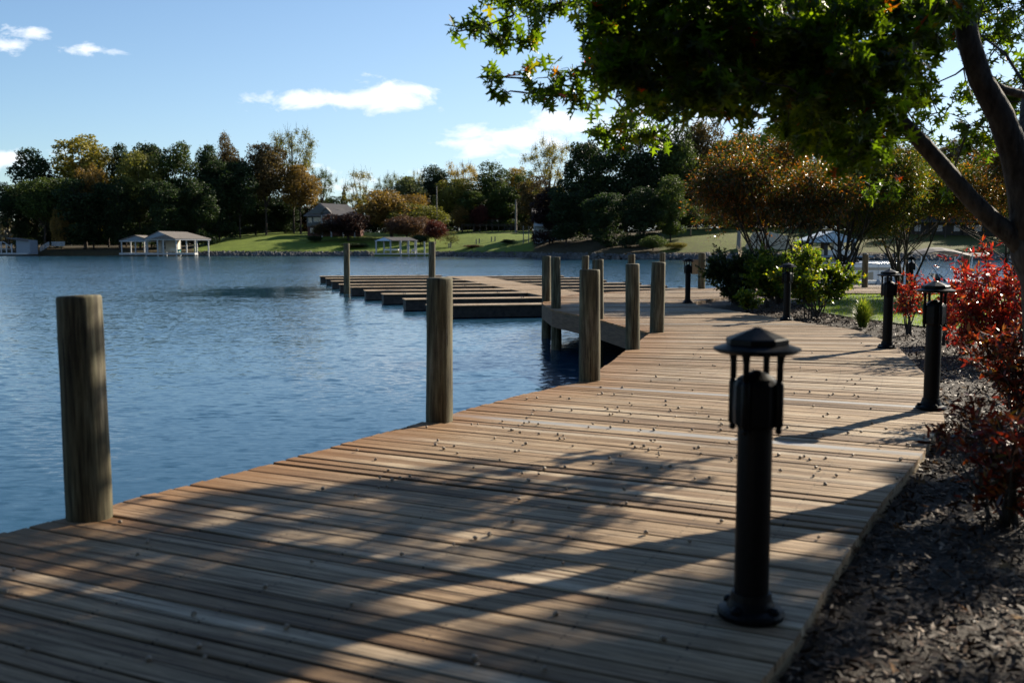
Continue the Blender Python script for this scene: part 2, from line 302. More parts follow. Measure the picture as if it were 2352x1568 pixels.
class MB:
    def __init__(s): s.v = []; s.f = []
    def add(s, vs, fs):
        b = len(s.v); s.v += [tuple(p) for p in vs]; s.f += [tuple(b+i for i in f) for f in fs]; return s
    def box(s, x0, x1, y0, y1, z0, z1):
        return s.add([(x0, y0, z0), (x1, y0, z0), (x1, y1, z0), (x0, y1, z0), (x0, y0, z1), (x1, y0, z1), (x1, y1, z1), (x0, y1, z1)],
                     [(0, 3, 2, 1), (4, 5, 6, 7), (0, 1, 5, 4), (1, 2, 6, 5), (2, 3, 7, 6), (3, 0, 4, 7)])
    def obox(s, p0, p1, w, z0, z1):
        """box along p0->p1 in plan, width w"""
        a = Vector((p0[0], p0[1])); b = Vector((p1[0], p1[1])); d = (b-a).normalized(); n = Vector((-d.y, d.x))*w/2
        q = [a-n, b-n, b+n, a+n]
        return s.add([(p.x, p.y, z0) for p in q]+[(p.x, p.y, z1) for p in q], [(0, 3, 2, 1), (4, 5, 6, 7), (0, 1, 5, 4), (1, 2, 6, 5), (2, 3, 7, 6), (3, 0, 4, 7)])
    def tube(s, pts, rs, n=8, cap=True):
        pts = [Vector(p) for p in pts]; m = len(pts)
        if not hasattr(rs, '__len__'): rs = [rs]*m
        rings = []; up = Vector((0, 0, 1)); xprev = None
        for i, p in enumerate(pts):
            d = (pts[min(i+1, m-1)]-pts[max(i-1, 0)])
            d = d.normalized() if d.length > 1e-9 else up
            x = xprev if xprev is not None else (d.cross(up) if abs(d.z) < .95 else d.cross(Vector((1, 0, 0))))
            x = (x - d*x.dot(d)).normalized(); y = d.cross(x); xprev = x
            rings.append([p+(x*math.cos(2*math.pi*k/n)+y*math.sin(2*math.pi*k/n))*rs[i] for k in range(n)])
        vs = [q for r in rings for q in r]; fs = []
        for i in range(m-1):
            for k in range(n):
                fs.append((i*n+k, i*n+(k+1) % n, (i+1)*n+(k+1) % n, (i+1)*n+k))
        if cap: fs.append(tuple(range(n-1, -1, -1))); fs.append(tuple((m-1)*n+k for k in range(n)))
        return s.add(vs, fs)
    def lathe(s, prof, n=24, c=(0, 0, 0), rot=0):
        """prof list of (r,z)"""
        vs = []; fs = []; m = len(prof)
        for r, z in prof:
            for k in range(n):
                a = rot+2*math.pi*k/n; vs.append((c[0]+r*math.cos(a), c[1]+r*math.sin(a), c[2]+z))
        for i in range(m-1):
            for k in range(n): fs.append((i*n+k, i*n+(k+1) % n, (i+1)*n+(k+1) % n, (i+1)*n+k))
        fs.append(tuple(range(n-1, -1, -1))); fs.append(tuple((m-1)*n+k for k in range(n)))
        return s.add(vs, fs)
    def poly(s, pts, z0, z1):
        n = len(pts)
        area = sum(pts[i][0]*pts[(i+1) % n][1]-pts[(i+1) % n][0]*pts[i][1] for i in range(n))
        if area < 0: pts = pts[::-1]
        return s.add([(x, y, z0) for x, y in pts]+[(x, y, z1) for x, y in pts], [tuple(range(n-1, -1, -1)), tuple(range(n, 2*n))]+[(i, (i+1) % n, n+(i+1) % n, n+i) for i in range(n)])
    def gable(s, x0, x1, y0, y1, z0, zr, axis='y', th=.12, over=0):
        """two slabs of roof with ridge along axis"""
        if axis == 'y':
            xm = (x0+x1)/2
            for a, b in ((x0, xm), (x1, xm)):
                s.add([(a, y0, z0), (b, y0, zr), (b, y1, zr), (a, y1, z0), (a, y0, z0+th), (b, y0, zr+th), (b, y1, zr+th), (a, y1, z0+th)],
                      [(0, 1, 2, 3), (4, 7, 6, 5), (0, 4, 5, 1), (2, 6, 7, 3), (0, 3, 7, 4), (1, 5, 6, 2)])
        else:
            ym = (y0+y1)/2
            for a, b in ((y0, ym), (y1, ym)):
                s.add([(x0, a, z0), (x0, b, zr), (x1, b, zr), (x1, a, z0), (x0, a, z0+th), (x0, b, zr+th), (x1, b, zr+th), (x1, a, z0+th)],
                      [(0, 1, 2, 3), (4, 7, 6, 5), (0, 4, 5, 1), (2, 6, 7, 3), (0, 3, 7, 4), (1, 5, 6, 2)])
        return s
    def mesh(s, name):
        me = bpy.data.meshes.new(name); me.from_pydata(s.v, [], s.f); me.update(); return me
    def build(s, name, mat, parent=None, smooth=False, bevel=0):
        o = link(name, s.mesh(name), mat, parent, smooth)
        if bevel:
            b = o.modifiers.new('b', 'BEVEL'); b.width = bevel; b.segments = 2; b.limit_method = 'ANGLE'
        return o
def copy_tree(o, parent=None):
    c = o.copy(); COL.objects.link(c)
    if parent: c.parent = parent
    for ch in list(o.children): copy_tree(ch, c)
    return c
# ------------------------------------------------------------------ camera, world, sun
cam = bpy.data.cameras.new('camera'); co = bpy.data.objects.new('camera', cam); COL.objects.link(co)
cam.sensor_width = 36; cam.lens = 36*F/2352; cam.clip_end = 6000; cam.clip_start = .05
co.location = (0, 0, EYE); co.rotation_euler = (math.pi/2-PT, 0, 0); sc.camera = co
cam.dof.use_dof = True; cam.dof.focus_distance = 15; cam.dof.aperture_fstop = 2.4; cam.dof.aperture_blades = 0
sc.render.resolution_x = 1024; sc.render.resolution_y = 682
sc.view_settings.view_transform = 'Standard'; sc.view_settings.look = 'None'; sc.view_settings.exposure = 1.3; sc.view_settings.gamma = 1
sc.cycles.max_bounces = 6; sc.cycles.transparent_max_bounces = 4; sc.cycles.use_denoising = True
sc.cycles.sample_clamp_indirect = 4

w = bpy.data.worlds.new('World'); sc.world = w; w.use_nodes = True; nt = w.node_tree; nt.nodes.clear()
wo = nt.nodes.new('ShaderNodeOutputWorld'); bg = nt.nodes.new('ShaderNodeBackground'); L(nt, bg.outputs[0], wo.inputs[0]); bg.inputs[1].default_value = .052
sky = nt.nodes.new('ShaderNodeTexSky'); sky.sky_type = 'NISHITA'; sky.sun_disc = False; sky.sun_elevation = SUN_EL; sky.sun_rotation = SUN_AZ
sky.altitude = 0; sky.air_density = 1.0; sky.dust_density = .25; sky.ozone_density = 2.2
tc = nt.nodes.new('ShaderNodeTexCoord'); sp = nt.nodes.new('ShaderNodeSeparateXYZ'); L(nt, tc.outputs['Generated'], sp.inputs[0])
yy = mth(nt, 'MAXIMUM', sp.outputs[1], .05)
px = mth(nt, 'DIVIDE', sp.outputs[0], yy); pz = mth(nt, 'DIVIDE', sp.outputs[2], yy)
cmb = nt.nodes.new('ShaderNodeCombineXYZ'); L(nt, px, cmb.inputs[0]); L(nt, mth(nt, 'MULTIPLY', pz, 2.2), cmb.inputs[1])
cn = N(nt, 'ShaderNodeTexNoise', i_Scale=20, i_Detail=9, i_Roughness=.62); cn.inputs['Distortion'].default_value = .35; L(nt, cmb.outputs[0], cn.inputs['Vector'])
cn2 = N(nt, 'ShaderNodeTexNoise', i_Scale=5, i_Detail=4); L(nt, cmb.outputs[0], cn2.inputs['Vector'])
mask = None
CL = [(72, 74, 62, 15, 1.0), (5, 104, 58, 20, 1.0), (205, 114, 92, 11, .8), (700, 234, 96, 22, 1.2), (800, 228, 120, 24, 1.2), (880, 224, 110, 36, 1.25), (950, 208, 70, 15, 1.1),
      (1085, 325, 85, 32, 1.3), (1190, 318, 120, 34, 1.35), (1290, 290, 110, 30, 1.35), (10, 360, 100, 24, 1.3), (750, 420, 160, 30, .6), (1500, 300, 200, 60, .8)]
for (u, v, a, b, k) in CL:
    d = ray(u, v); cx, cz = d[0]/d[1], d[2]/d[1]
    e1 = mth(nt, 'DIVIDE', mth(nt, 'SUBTRACT', px, cx), a/F); e2 = mth(nt, 'DIVIDE', mth(nt, 'SUBTRACT', pz, cz), b/F)
    r = mth(nt, 'SQRT', mth(nt, 'ADD', mth(nt, 'MULTIPLY', e1, e1), mth(nt, 'MULTIPLY', e2, e2)))
    val = mth(nt, 'MULTIPLY', mth(nt, 'SUBTRACT', 1.25, r), k)
    mask = val if mask is None else mth(nt, 'MAXIMUM', mask, val)
mv = mth(nt, 'ADD', mask, mth(nt, 'MULTIPLY', mth(nt, 'SUBTRACT', cn.outputs[0], .52), 5.2))
mr = N(nt, 'ShaderNodeMapRange', i_1=.05, i_2=1.15, i_3=0.0, i_4=.95); mr.clamp = True; L(nt, mv, mr.inputs[0])
# scattered soft cloud elsewhere overhead and behind the camera
hz = N(nt, 'ShaderNodeTexNoise', i_Scale=2.2, i_Detail=8, i_Roughness=.6); L(nt, tc.outputs['Generated'], hz.inputs['Vector'])
cloudcol = mixc(nt, cn2.outputs[0], (8.2, 8.7, 9.4), (10.5, 10.6, 10.7))
skyc = mixc(nt, 1.0, sky.outputs[0], (.90, 1.04, 1.17), 'MULTIPLY')
lowf = N(nt, 'ShaderNodeMapRange', i_1=.42, i_2=.0, i_3=0.0, i_4=1.0); L(nt, sp.outputs[2], lowf.inputs[0])
azf = N(nt, 'ShaderNodeMapRange', i_1=-.5, i_2=.45, i_3=.08, i_4=.85); L(nt, sp.outputs[0], azf.inputs[0])
skyc = mixc(nt, mth(nt, 'MULTIPLY', mth(nt, 'POWER', lowf.outputs[0], 1.3), azf.outputs[0]), skyc, (6.3, 7.6, 9.1))
fin = mixc(nt, mr.outputs[0], skyc, cloudcol)
L(nt, fin, bg.inputs[0])

sun = bpy.data.lights.new('sun', 'SUN'); sun.energy = 5.0; sun.angle = R(.5); sun.color = (1, .89, .72)
so = bpy.data.objects.new('sun', sun); COL.objects.link(so)
sd = Vector((math.sin(SUN_AZ)*math.cos(SUN_EL), math.cos(SUN_AZ)*math.cos(SUN_EL), math.sin(SUN_EL)))
so.rotation_euler = sd.to_track_quat('Z', 'Y').to_euler(); so.location = (20, 18, 20)

# ------------------------------------------------------------------ water
m = MB(); m.add([(-1500, -60, WATER), (1500, -60, WATER), (1500, 2200, WATER), (-1500, 2200, WATER)], [(0, 1, 2, 3)])
tag(m.build('lake_water', M['water']), kind='structure')
m = MB(); m.add([(-1500, -60, -4), (1500, -60, -4), (1500, 2200, -4), (-1500, 2200, -4)], [(0, 1, 2, 3)])
tag(m.build('lake_bed', M['seawall']), kind='structure')

# ------------------------------------------------------------------ far bank
def lerp_tab(u, tab):
    if u <= tab[0][0]: return tab[0][1]
    for (a, x), (b, y) in zip(tab, tab[1:]):
        if u <= b:
            t = (u-a)/(b-a); t = t*t*(3-2*t); return x+(y-x)*t
    return tab[-1][1]
SHORE = [(-1200, 240), (0, 238), (735, 230), (1000, 226), (1180, 210), (1290, 188), (1420, 172), (1700, 166), (2400, 164), (3600, 150)]
SLOPE = [(-400, .02), (430, .03), (540, .12), (640, .145), (760, .135), (900, .11), (1060, .11), (1180, .115), (1300, .09), (1450, .08), (1600, .15), (1760, .16), (1950, .13), (2350, .11)]
CAP = [(-400, 1.2), (430, 1.6), (560, 5.0), (700, 6.0), (900, 6.0), (1100, 7.2), (1300, 6), (1600, 6.0), (1760, 6.0), (2350, 4.2)]
def shore(u): return lerp_tab(u, SHORE)
def hterr(x, y):
    u = CX+x/max(y, 1)*F*.9954; s = y-shore(u)
    if s < 0: return WATER-1+max(-1, s*.2)
    z = WATER+min(1.15, s*.55)
    k, c = lerp_tab(u, SLOPE), lerp_tab(u, CAP)
    return z + c*(1-math.exp(-k*max(0, s-2)/c*1.35))
us = np.arange(-900, 3600, 22); ss = [-4, -.01, 0.6, 1.2, 2.1, 3, 4.5, 6, 8, 10, 13, 16, 20, 24, 28, 33, 38, 44, 50, 58, 66, 75, 85, 100, 130, 200, 400, 1200]
V = []; lit = []
for s in ss:
    for u in us:
        y = shore(u)+s; x = (u-CX)/F*y/.9954
        V.append((x, y, hterr(x, y)+(random.uniform(-.06, .06) if s > 4 else 0)))
        l = .9 if u < 455 else (.0 if u < 1215 else (.85 if u < 1500 else (.5 if u < 1900 else .55)))
        if 1075 < u < 1215 and 44 < s < 58: l = .7
        if s < 2.5: l = .8 if u > 1190 or u < 460 else .4
        lit.append(l)
nu = len(us); Fc = [(i*nu+j, i*nu+j+1, (i+1)*nu+j+1, (i+1)*nu+j) for i in range(len(ss)-1) for j in range(nu-1)]
me = bpy.data.meshes.new('terrain'); me.from_pydata(V, [], Fc); a = me.attributes.new('litter', 'FLOAT', 'POINT'); a.data.foreach_set('value', lit)
tag(link('terrain', me, M['terrain'], smooth=True), kind='structure')

# rubble along the far water line (uncountable)
def ico(r):
    t = (1+5**.5)/2; v = np.array([(-1, t, 0), (1, t, 0), (-1, -t, 0), (1, -t, 0), (0, -1, t), (0, 1, t), (0, -1, -t), (0, 1, -t), (t, 0, -1), (t, 0, 1), (-t, 0, -1), (-t, 0, 1)])/math.hypot(1, t)*r
    f = [(0, 11, 5), (0, 5, 1), (0, 1, 7), (0, 7, 10), (0, 10, 11), (1, 5, 9), (5, 11, 4), (11, 10, 2), (10, 7, 6), (7, 1, 8), (3, 9, 4), (3, 4, 2), (3, 2, 6), (3, 6, 8), (3, 8, 9), (4, 9, 5), (2, 4, 11), (6, 2, 10), (8, 6, 7), (9, 8, 1)]
    return v, f
iv, iff = ico(1)
def rocks(n, pts, smin, smax):
    out = []
    for p in pts:
        s = random.uniform(smin, smax); A = np.array(Matrix.Rotation(random.uniform(0, 6), 3, Vector((random.random(), random.random(), random.random()+.1)).normalized()))
        k = iv*np.array([random.uniform(.7, 1.2), random.uniform(.6, 1), random.uniform(.45, .8)])*(1+rng.uniform(-.18, .18, (12, 1)))
        out.append((k@A.T)*s+np.array(p))
    return np.concatenate(out)
pts = []
def rr_range(u0, u1, dens):
    for _ in range(int((u1-u0)*dens)):
        u = random.uniform(u0, u1); s = random.uniform(-.1, 1.6); y = shore(u)+s; x = (u-CX)/F*y/.9954
        pts.append((x, y, max(WATER-.05, WATER+s*.5)+random.uniform(-.05, .15)))
rr_range(462, 860, 3.2); rr_range(990, 1300, 3.0); rr_range(1300, 1440, 1.5); rr_range(1440, 2420, 3.2)
tag(link('riprap', mesh_template('riprap', rocks(0, pts, .22, .5), iff, 12), M['rock']), 'grey rubble heaped along the far waterline', 'rocks', kind='stuff')

# ------------------------------------------------------------------ near land
LAND = [(-6, -8), (-1.5, 3), (.6, 7), (3.0, 11), (4.4, 15), (4.3, 20), (3.9, 25), (4.1, 30.3), (7, 32.1), (10, 32.4), (90, 34), (90, -8)]
m = MB(); m.poly(LAND, -1.7, -.085); tag(m.build('garden_soil', M['soil']), kind='structure')
LAWN = [G(*p, -.15) for p in ((1861, 722), (1845, 708), (1850, 693), (1900, 680), (2352, 677), (3200, 677), (3200, 778), (2352, 774), (2209, 766), (2114, 760), (2028, 748), (1956, 738))]
m = MB(); m.poly(LAWN, -.08, -.055); tag(m.build('lawn', M['turf']), kind='structure')
def inpoly(x, y, P):
    c = False; n = len(P)
    for i in range(n):
        x1, y1 = P[i]; x2, y2 = P[(i+1) % n]
        if (y1 > y) != (y2 > y) and x < (x2-x1)*(y-y1)/(y2-y1)+x1: c = not c
    return c

# ------------------------------------------------------------------ boardwalk
Ledge = [G(*p) for p in ((0, 1226), (150, 1190), (258, 1157), (430, 1113), (590, 1073), (780, 1021), (975, 968), (1062, 942), (1200, 906), (1330, 877), (1402, 832), (1440, 802), (1494, 764))]
Plat = [G(*p) for p in ((1440, 752), (1379, 735), (1330, 724), (1290, 716), (1267, 711), (1244, 696), (1262, 684), (1330, 675), (1440, 668.5), (1530, 665.5), (1650, 661.5), (1900, 657), (2352, 655), (3400, 653))]
Back = [G(*p) for p in ((3400, 674), (2352, 673), (1950, 673), (1750, 675), (1657, 683), (1591, 694))]
Redge = [G(*p) for p in ((1608, 703), (1687, 714), (1829, 738), (1908, 749), (1965, 757), (2029, 781), (2060, 793), (2082, 817), (2123, 858), (2152, 905), (2170, 962), (2150, 990), (2120, 1040), (2010, 1172), (1925, 1300), (1830, 1462), (1745, 1568))]
d0 = Vector(Ledge[1])-Vector(Ledge[3]); d0.normalize(); e0 = Vector(Ledge[0])+d0*11
d1 = Vector(Redge[-1])-Vector(Redge[-4]); d1.normalize(); e1 = Vector(Redge[-1])+d1*8
DECK = [tuple(e0)]+Ledge+Plat+Back+Redge+[tuple(e1)]
def intervals(p, d, poly):
    ts = []; n = len(poly); nx, ny = -d[1], d[0]
    for i in range(n):
        a, b = poly[i], poly[(i+1) % n]
        sa = (a[0]-p[0])*nx+(a[1]-p[1])*ny; sb = (b[0]-p[0])*nx+(b[1]-p[1])*ny
        if (sa > 0) != (sb > 0):
            t = sa/(sa-sb); q = (a[0]+(b[0]-a[0])*t, a[1]+(b[1]-a[1])*t)
            ts.append((q[0]-p[0])*d[0]+(q[1]-p[1])*d[1])
    ts.sort(); return list(zip(ts[0::2], ts[1::2]))
ANG = [(-9, 27), (9, 26), (11, 22), (13, 15), (15.5, 7), (18.5, 1), (22, 0), (40, 0)]
PALE = [G(1700, 1006), G(1960, 924)]
def build_boards(name, poly, start, yend, mat, ang, wd=.122, gap=.012, th=.034, parent=None, z0=0.0, maxlen=5.4, stain=True, dirsign=1):
    bv = []; bf = []; buv = []; be = []; bp = []
    p = Vector(start)
    while p.y < yend:
        a0 = R(ang(p.y)); d = (math.cos(a0), -math.sin(a0)); nrm = (math.sin(a0), math.cos(a0))
        p2 = p+Vector(nrm)*wd; a1 = R(ang(p2.y)); dd = (math.cos(a1), -math.sin(a1))
        gp_ = gap if not stain else random.choice((.003, .006, .010, .014, .018))
        pe = p2-Vector((math.sin(a1), math.cos(a1)))*gp_
        pale = 0.0
        if stain:
            for q in PALE:
                sd_ = (q[0]-p.x)*nrm[0]+(q[1]-p.y)*nrm[1]
                if 0 <= sd_ < wd: pale = 1.0
        pm = (p+pe)/2; am = (a0+a1)/2; dm = (math.cos(am), -math.sin(am))
        I0, I1, Im = intervals(p, d, poly), intervals(pe, dd, poly), intervals(pm, dm, poly)
        def near(I, v, k):
            c = [i[k] for i in I]; 
            if not c: return v
            b = min(c, key=lambda q: abs(q-v)); return b if abs(b-v) < .45 else v
        for (s, e) in Im:
            if e-s < .12: continue
            s0, s1, e0_, e1_ = near(I0, s, 0), near(I1, s, 0), near(I0, e, 1), near(I1, e, 1)
            cuts = [0.0]; Ln = e-s
            if Ln > maxlen:
                q = random.choice((1.2, 2.4, 3.6, 4.8))
                while q < Ln-.8: cuts.append(q/Ln); q += 4.8
            cuts.append(1.0)
            for ci in range(len(cuts)-1):
                f0, f1 = cuts[ci], cuts[ci+1]
                secs = [f0, f1]
                if ci == 0 and stain: secs = [0, min(.35, .25/Ln), min(.5, .8/Ln)]+[f1]
                zo = z0+random.uniform(-.004, .004); tw = random.uniform(-.003, .003)
                gapx = .002
                rows = []
                for si, f in enumerate(secs):
                    a = s0+(e0_-s0)*f; b = s1+(e1_-s1)*f
                    off = gapx if (si == 0 and ci > 0) else (-gapx if (si == len(secs)-1 and ci < len(cuts)-2) else 0)
                    if ci == 0 and si == 0: off = random.uniform(-.006, .006)
                    A = (p.x+d[0]*(a+off), p.y+d[1]*(a+off)); B = (pe.x+dd[0]*(b+off), pe.y+dd[1]*(b+off))
                    ch = .05
                    mA = (A[0]+(B[0]-A[0])*ch, A[1]+(B[1]-A[1])*ch); mB = (B[0]-(B[0]-A[0])*ch, B[1]-(B[1]-A[1])*ch)
                    eg = 0.0
                    if ci == 0 and stain: eg = (1.0, .75, 0, 0)[si]
                    base = len(bv)
                    bv += [(A[0], A[1], zo-th), (A[0], A[1], zo-.004+tw), (mA[0], mA[1], zo+tw), (mB[0], mB[1], zo-tw), (B[0], B[1], zo-.004-tw), (B[0], B[1], zo-th)]
                    buv += [(a, 0), (a, .03), (a, .01), (a, wd-.02), (a, wd-.01), (a, wd)]; be += [eg]*6; bp += [pale]*6
                    rows.append(base)
                for r0, r1 in zip(rows, rows[1:]):
                    for k in range(6):
                        k2 = (k+1) % 6; bf.append((r0+k, r1+k, r1+k2, r0+k2))
                bf.append(tuple(rows[0]+k for k in range(6))); bf.append(tuple(rows[-1]+k for k in (5, 4, 3, 2, 1, 0)))
        p = p2
    me = bpy.data.meshes.new(name); me.from_pydata(bv, [], bf); me.update()
    uvl = me.uv_layers.new(name='UVMap'); li = np.zeros(len(me.loops), dtype=np.int32); me.loops.foreach_get('vertex_index', li)
    uvl.data.foreach_set('uv', np.array(buv, dtype=np.float32)[li].ravel())
    a = me.attributes.new('edge', 'FLOAT', 'POINT'); a.data.foreach_set('value', be)
    a = me.attributes.new('pale', 'FLOAT', 'POINT'); a.data.foreach_set('value', bp)
    return link(name, me, mat, parent)
# centre line of the walk: through (1.4, 8.8)
def angf(y): return lerp_tab(y, ANG)
p = Vector((1.4, 8.8))
while p.y > -8:
    a = R(angf(p.y)); p -= Vector((math.sin(a), math.cos(a)))*.142
bw = empty('boardwalk', (0, 0, 0), kind='structure')
build_boards('decking', DECK, tuple(p), 38.0, M['deck'], angf, parent=bw)
def strip(name, pts, z0, z1, w, mat, inset=.03, par=None):
    m = MB()
    P = [Vector(q) for q in pts]
    for a, b in zip(P, P[1:]):
        d = (b-a).normalized(); n = Vector((d.y, -d.x))*inset
        m.obox(a+n-d*.003, b+n, w, z0, z1)
    return m.build(name, mat, par)
strip('rim_board', [tuple(e0)]+Ledge, -.33, -.037, .04, M['fascia'], .05, bw)
strip('rim_board', [Ledge[-1]]+Plat[:12], -.40, -.037, .04, M['fascia'], .03, bw)
strip('rim_board', Plat[11:], -.34, -.037, .04, M['fascia'], .03, bw)
strip('edge_board', Redge+[tuple(e1)], -.22, -.037, .035, M['fascia_pale'], .02, bw)
strip('rim_board', Back+[Redge[0]], -.22, -.037, .035, M['fascia'], .02, bw)
# joists below the platform and walk
m = MB()
for k in range(14):
    y = 17.6+k*1.2
    for (s, e) in intervals((0, y), (1, 0), DECK):
        if e-s > .6: m.box(s+.1, min(e-.1, 24), y-.03, y+.03, -.29, -.037)
m.build('joist_frame', M['fascia'], bw)
# seawall under the boardwalk
# ------------------------------------------------------------------ pilings
def piling_mesh(r, h, below, seed, n=28):
    rg = random.Random(seed); m = MB(); prof = []
    zs = [-below]+[h*f for f in (0, .06, .2, .4, .6, .8, .95)]+[h-.012, h]
    ph = [rg.uniform(0, 6) for _ in range(4)]; vs = []; lean = (rg.uniform(-.008, .008), rg.uniform(-.008, .008))
    for i, z in enumerate(zs):
        tp = 1.0-.05*(z/max(h, .1)) + rg.uniform(-.008, .008)
        if i == len(zs)-1: tp -= .05
        for k in range(n):
            a = 2*math.pi*k/n; rr = r*tp*(1+.022*math.sin(2*a+ph[0])+.014*math.sin(3*a+ph[1])+.012*math.sin(5*a+ph[2]+z*2)+rg.uniform(-.006, .006))
            vs.append((rr*math.cos(a)+lean[0]*z, rr*math.sin(a)+lean[1]*z, z+(.003*math.sin(a+ph[3]) if i >= len(zs)-2 else 0)))
    fs = []
    for i in range(len(zs)-1):
        for k in range(n): fs.append((i*n+k, i*n+(k+1) % n, (i+1)*n+(k+1) % n, (i+1)*n+k))
    top = (len(zs)-1)*n; c = len(vs); vs.append((lean[0]*h, lean[1]*h, h+.004))
    for k in range(n): fs.append((top+k, top+(k+1) % n, c))
    m.add(vs, fs); return m
def piling(u, vb, vt, wpx, label, seed, group='timber pilings along the boardwalk', zb=0.0, below=2.2, mat='piling', y=None):
    if y is None:
        x, yy = G(u, vb, zb); r = wpx/2/F*yy; yy += r*.8; x = (u-CX)/(F)*yy*(CP+(-(vb-CY)/F)*SP)**-1
    else:
        yy = y; r = wpx/2/F*yy; x = AT(u, vb, yy)[0]
    top = AT(u, vt, yy)[2]
    mm = piling_mesh(r, top-zb, below, seed); o = mm.build('piling', M[mat], None, smooth=True)
    o.location = (x, yy, zb); o.rotation_euler = (random.uniform(-.006, .006), random.uniform(-.009, .009), 0); tag(o, label, 'piling', group); return o
piling(206, 1198, 679, 103, 'dark thick shaded piling nearest the camera at the deck edge, alone against the water', 1)
piling(1009, 971, 638, 64, 'tall grey-green piling on the deck edge, second nearest, rising in front of the floating dock', 2)
piling(1354, 876, 619, 49, 'piling at the bend of the deck edge, third from the camera, beside the dark gap', 3)
piling(1453, 802, 606, 33, 'streaky piling on the inner corner, fourth along the deck edge', 4)
piling(1509, 764, 602, 34, 'stout pale piling where the deck edge meets the platform, fifth from the camera', 5)
piling(1377, 733, 596, 20, 'slim piling standing on the platform between two stouter pilings', 6)
piling(1366, 716, 596, 13, 'slim piling half hidden just behind another on the platform edge', 7)
piling(1255, 692, 588, 21, 'outermost piling at the left tip of the raised platform, standing in water', 8, below=2.6)
piling(1277, 708, 590, 23, 'piling at the platform tip, right-hand one of the close pair, standing in water', 9, below=2.6)
piling(1343, 677, 587, 17, 'short-looking piling on the far platform edge seen above the third piling', 10)
piling(1450, 668, 584, 17, 'piling on the far platform edge seen just above the streaky piling', 11)
piling(1521, 665, 580, 13, 'narrow piling on the far platform edge peeping behind the stout pale piling', 12)
pl = piling(1611, 663, 581, 16.5, 'piling on the far platform edge with a small tan board fixed to its side', 13)
piling(1986, 660, 584, 14, 'brown piling on the far walkway in front of the pontoon boat', 14)
piling(2217, 659, 586, 15, 'piling on the far walkway below the grey boat canopy, by the red shrub', 15)
piling(797, 665, 559, 14, 'lone guide piling standing in the water through the left dock fingers', 16, 'guide pilings of the floating dock', -.6, 1.8, y=51.0)
piling(992, 655, 555, 16, 'guide piling in the middle of the floating dock seen above the second deck piling', 17, 'guide pilings of the floating dock', -.6, 1.8, y=47.0)
m = MB(); m.box(-.36, -.12, -.02, .02, .5, 1.0); b = m.build('side_board', M['fascia_pale'], pl)

# ------------------------------------------------------------------ bollard lights
def make_bollard():
    t = empty('bollard_light', (0, 0, 0))
    m = MB(); m.lathe([(.132, 0), (.135, .018), (.128, .03), (.098, .04), (.084, .07), (.078, .1)], 32)
    for k in range(4):
        a = math.pi/4+k*math.pi/2; m.lathe([(.02, .02), (.021, .045), (.012, .056), (.002, .058)], 10, (.108*math.cos(a), .108*math.sin(a), 0))
    m.build('base_flange', M['black_metal'], t)
    m = MB(); m.lathe([(.069, .1), (.069, .8)], 32)
    m.build('shaft', M['black_metal'], t, smooth=False)
    m = MB(); m.lathe([(.075, .775), (.092, .79), (.094, .85), (.092, .945), (.084, .962)], 8, rot=R(22.5))
    m.lathe([(.080, .961), (.074, .972), (.045, .99), (.012, 1.004), (.004, 1.006)], 24); m.build('housing', M['black_metal'], t)
    for k in range(4):
        a = math.pi/4+k*math.pi/2+R(10); c, s = math.cos(a), math.sin(a); m = MB()
        m.tube([(.098*c, .098*s, .775), (.098*c, .098*s, .79), (.098*c, .098*s, .95), (.098*c, .098*s, .965)], [.009, .017, .017, .012], 8)
        m.lathe([(.004, .755), (.013, .762), (.013, .775), (.007, .78)], 10, (.098*c, .098*s, 0))
        m.tube([(.090*c, .090*s, .82), (.100*c, .100*s, .82)], .012, 6); m.tube([(.086*c, .086*s, .92), (.100*c, .100*s, .92)], .012, 6)
        m.tube([(.098*c, .098*s, .965), (.098*c, .098*s, 1.03), (.100*c, .100*s, 1.06), (.103*c, .103*s, 1.082)], [.0125, .0125, .015, .021], 10)
        m.build('support_rod', M['black_metal'], t, smooth=True)
    m = MB(); m.lathe([(.118, 1.070), (.150, 1.074), (.171, 1.086), (.170, 1.094), (.130, 1.106), (.118, 1.108)], 36)
    r = m.build('roof', M['black_metal'], t)
    m = MB(); m.lathe([(.118, 1.1085), (.124, 1.110), (.124, 1.130), (.118, 1.134), (.022, 1.170), (.014, 1.176), (.003, 1.177)], 8, rot=R(22.5))
    m.build('roof_cap', M['black_metal'], r)
    return t
BOL = [(1731, 1422, 'large blurred black bollard light in the foreground, standing on the deck near the mulch'),
       (2143, 941, 'black bollard light at the deck edge beside the biggest red shrub'),
       (2040, 800, 'black bollard light on the deck edge behind the first two, near the grass tuft'),
       (1808, 736, 'black bollard light in front of the bright green shrub'),
       (1580, 696, 'black bollard light alone on the open platform, against the water'),
       (2092, 680, 'distant black bollard light on the far walkway between the boats')]
b0 = make_bollard()
for i, (u, v, lab) in enumerate(BOL):
    o = b0 if i == 0 else copy_tree(b0)
    x, y = G(u, v, 0); sc_ = 1.0
    o.location = (x, y+.05, 0.001); o.rotation_euler = (0, 0, random.uniform(0, .8)); tag(o, lab, 'bollard light', 'bollard lights along the boardwalk')
    if i == 0: o.rotation_euler = (0, 0, R(-2))
    if i == 2 or i == 3: o.scale = (1, 1, .98)

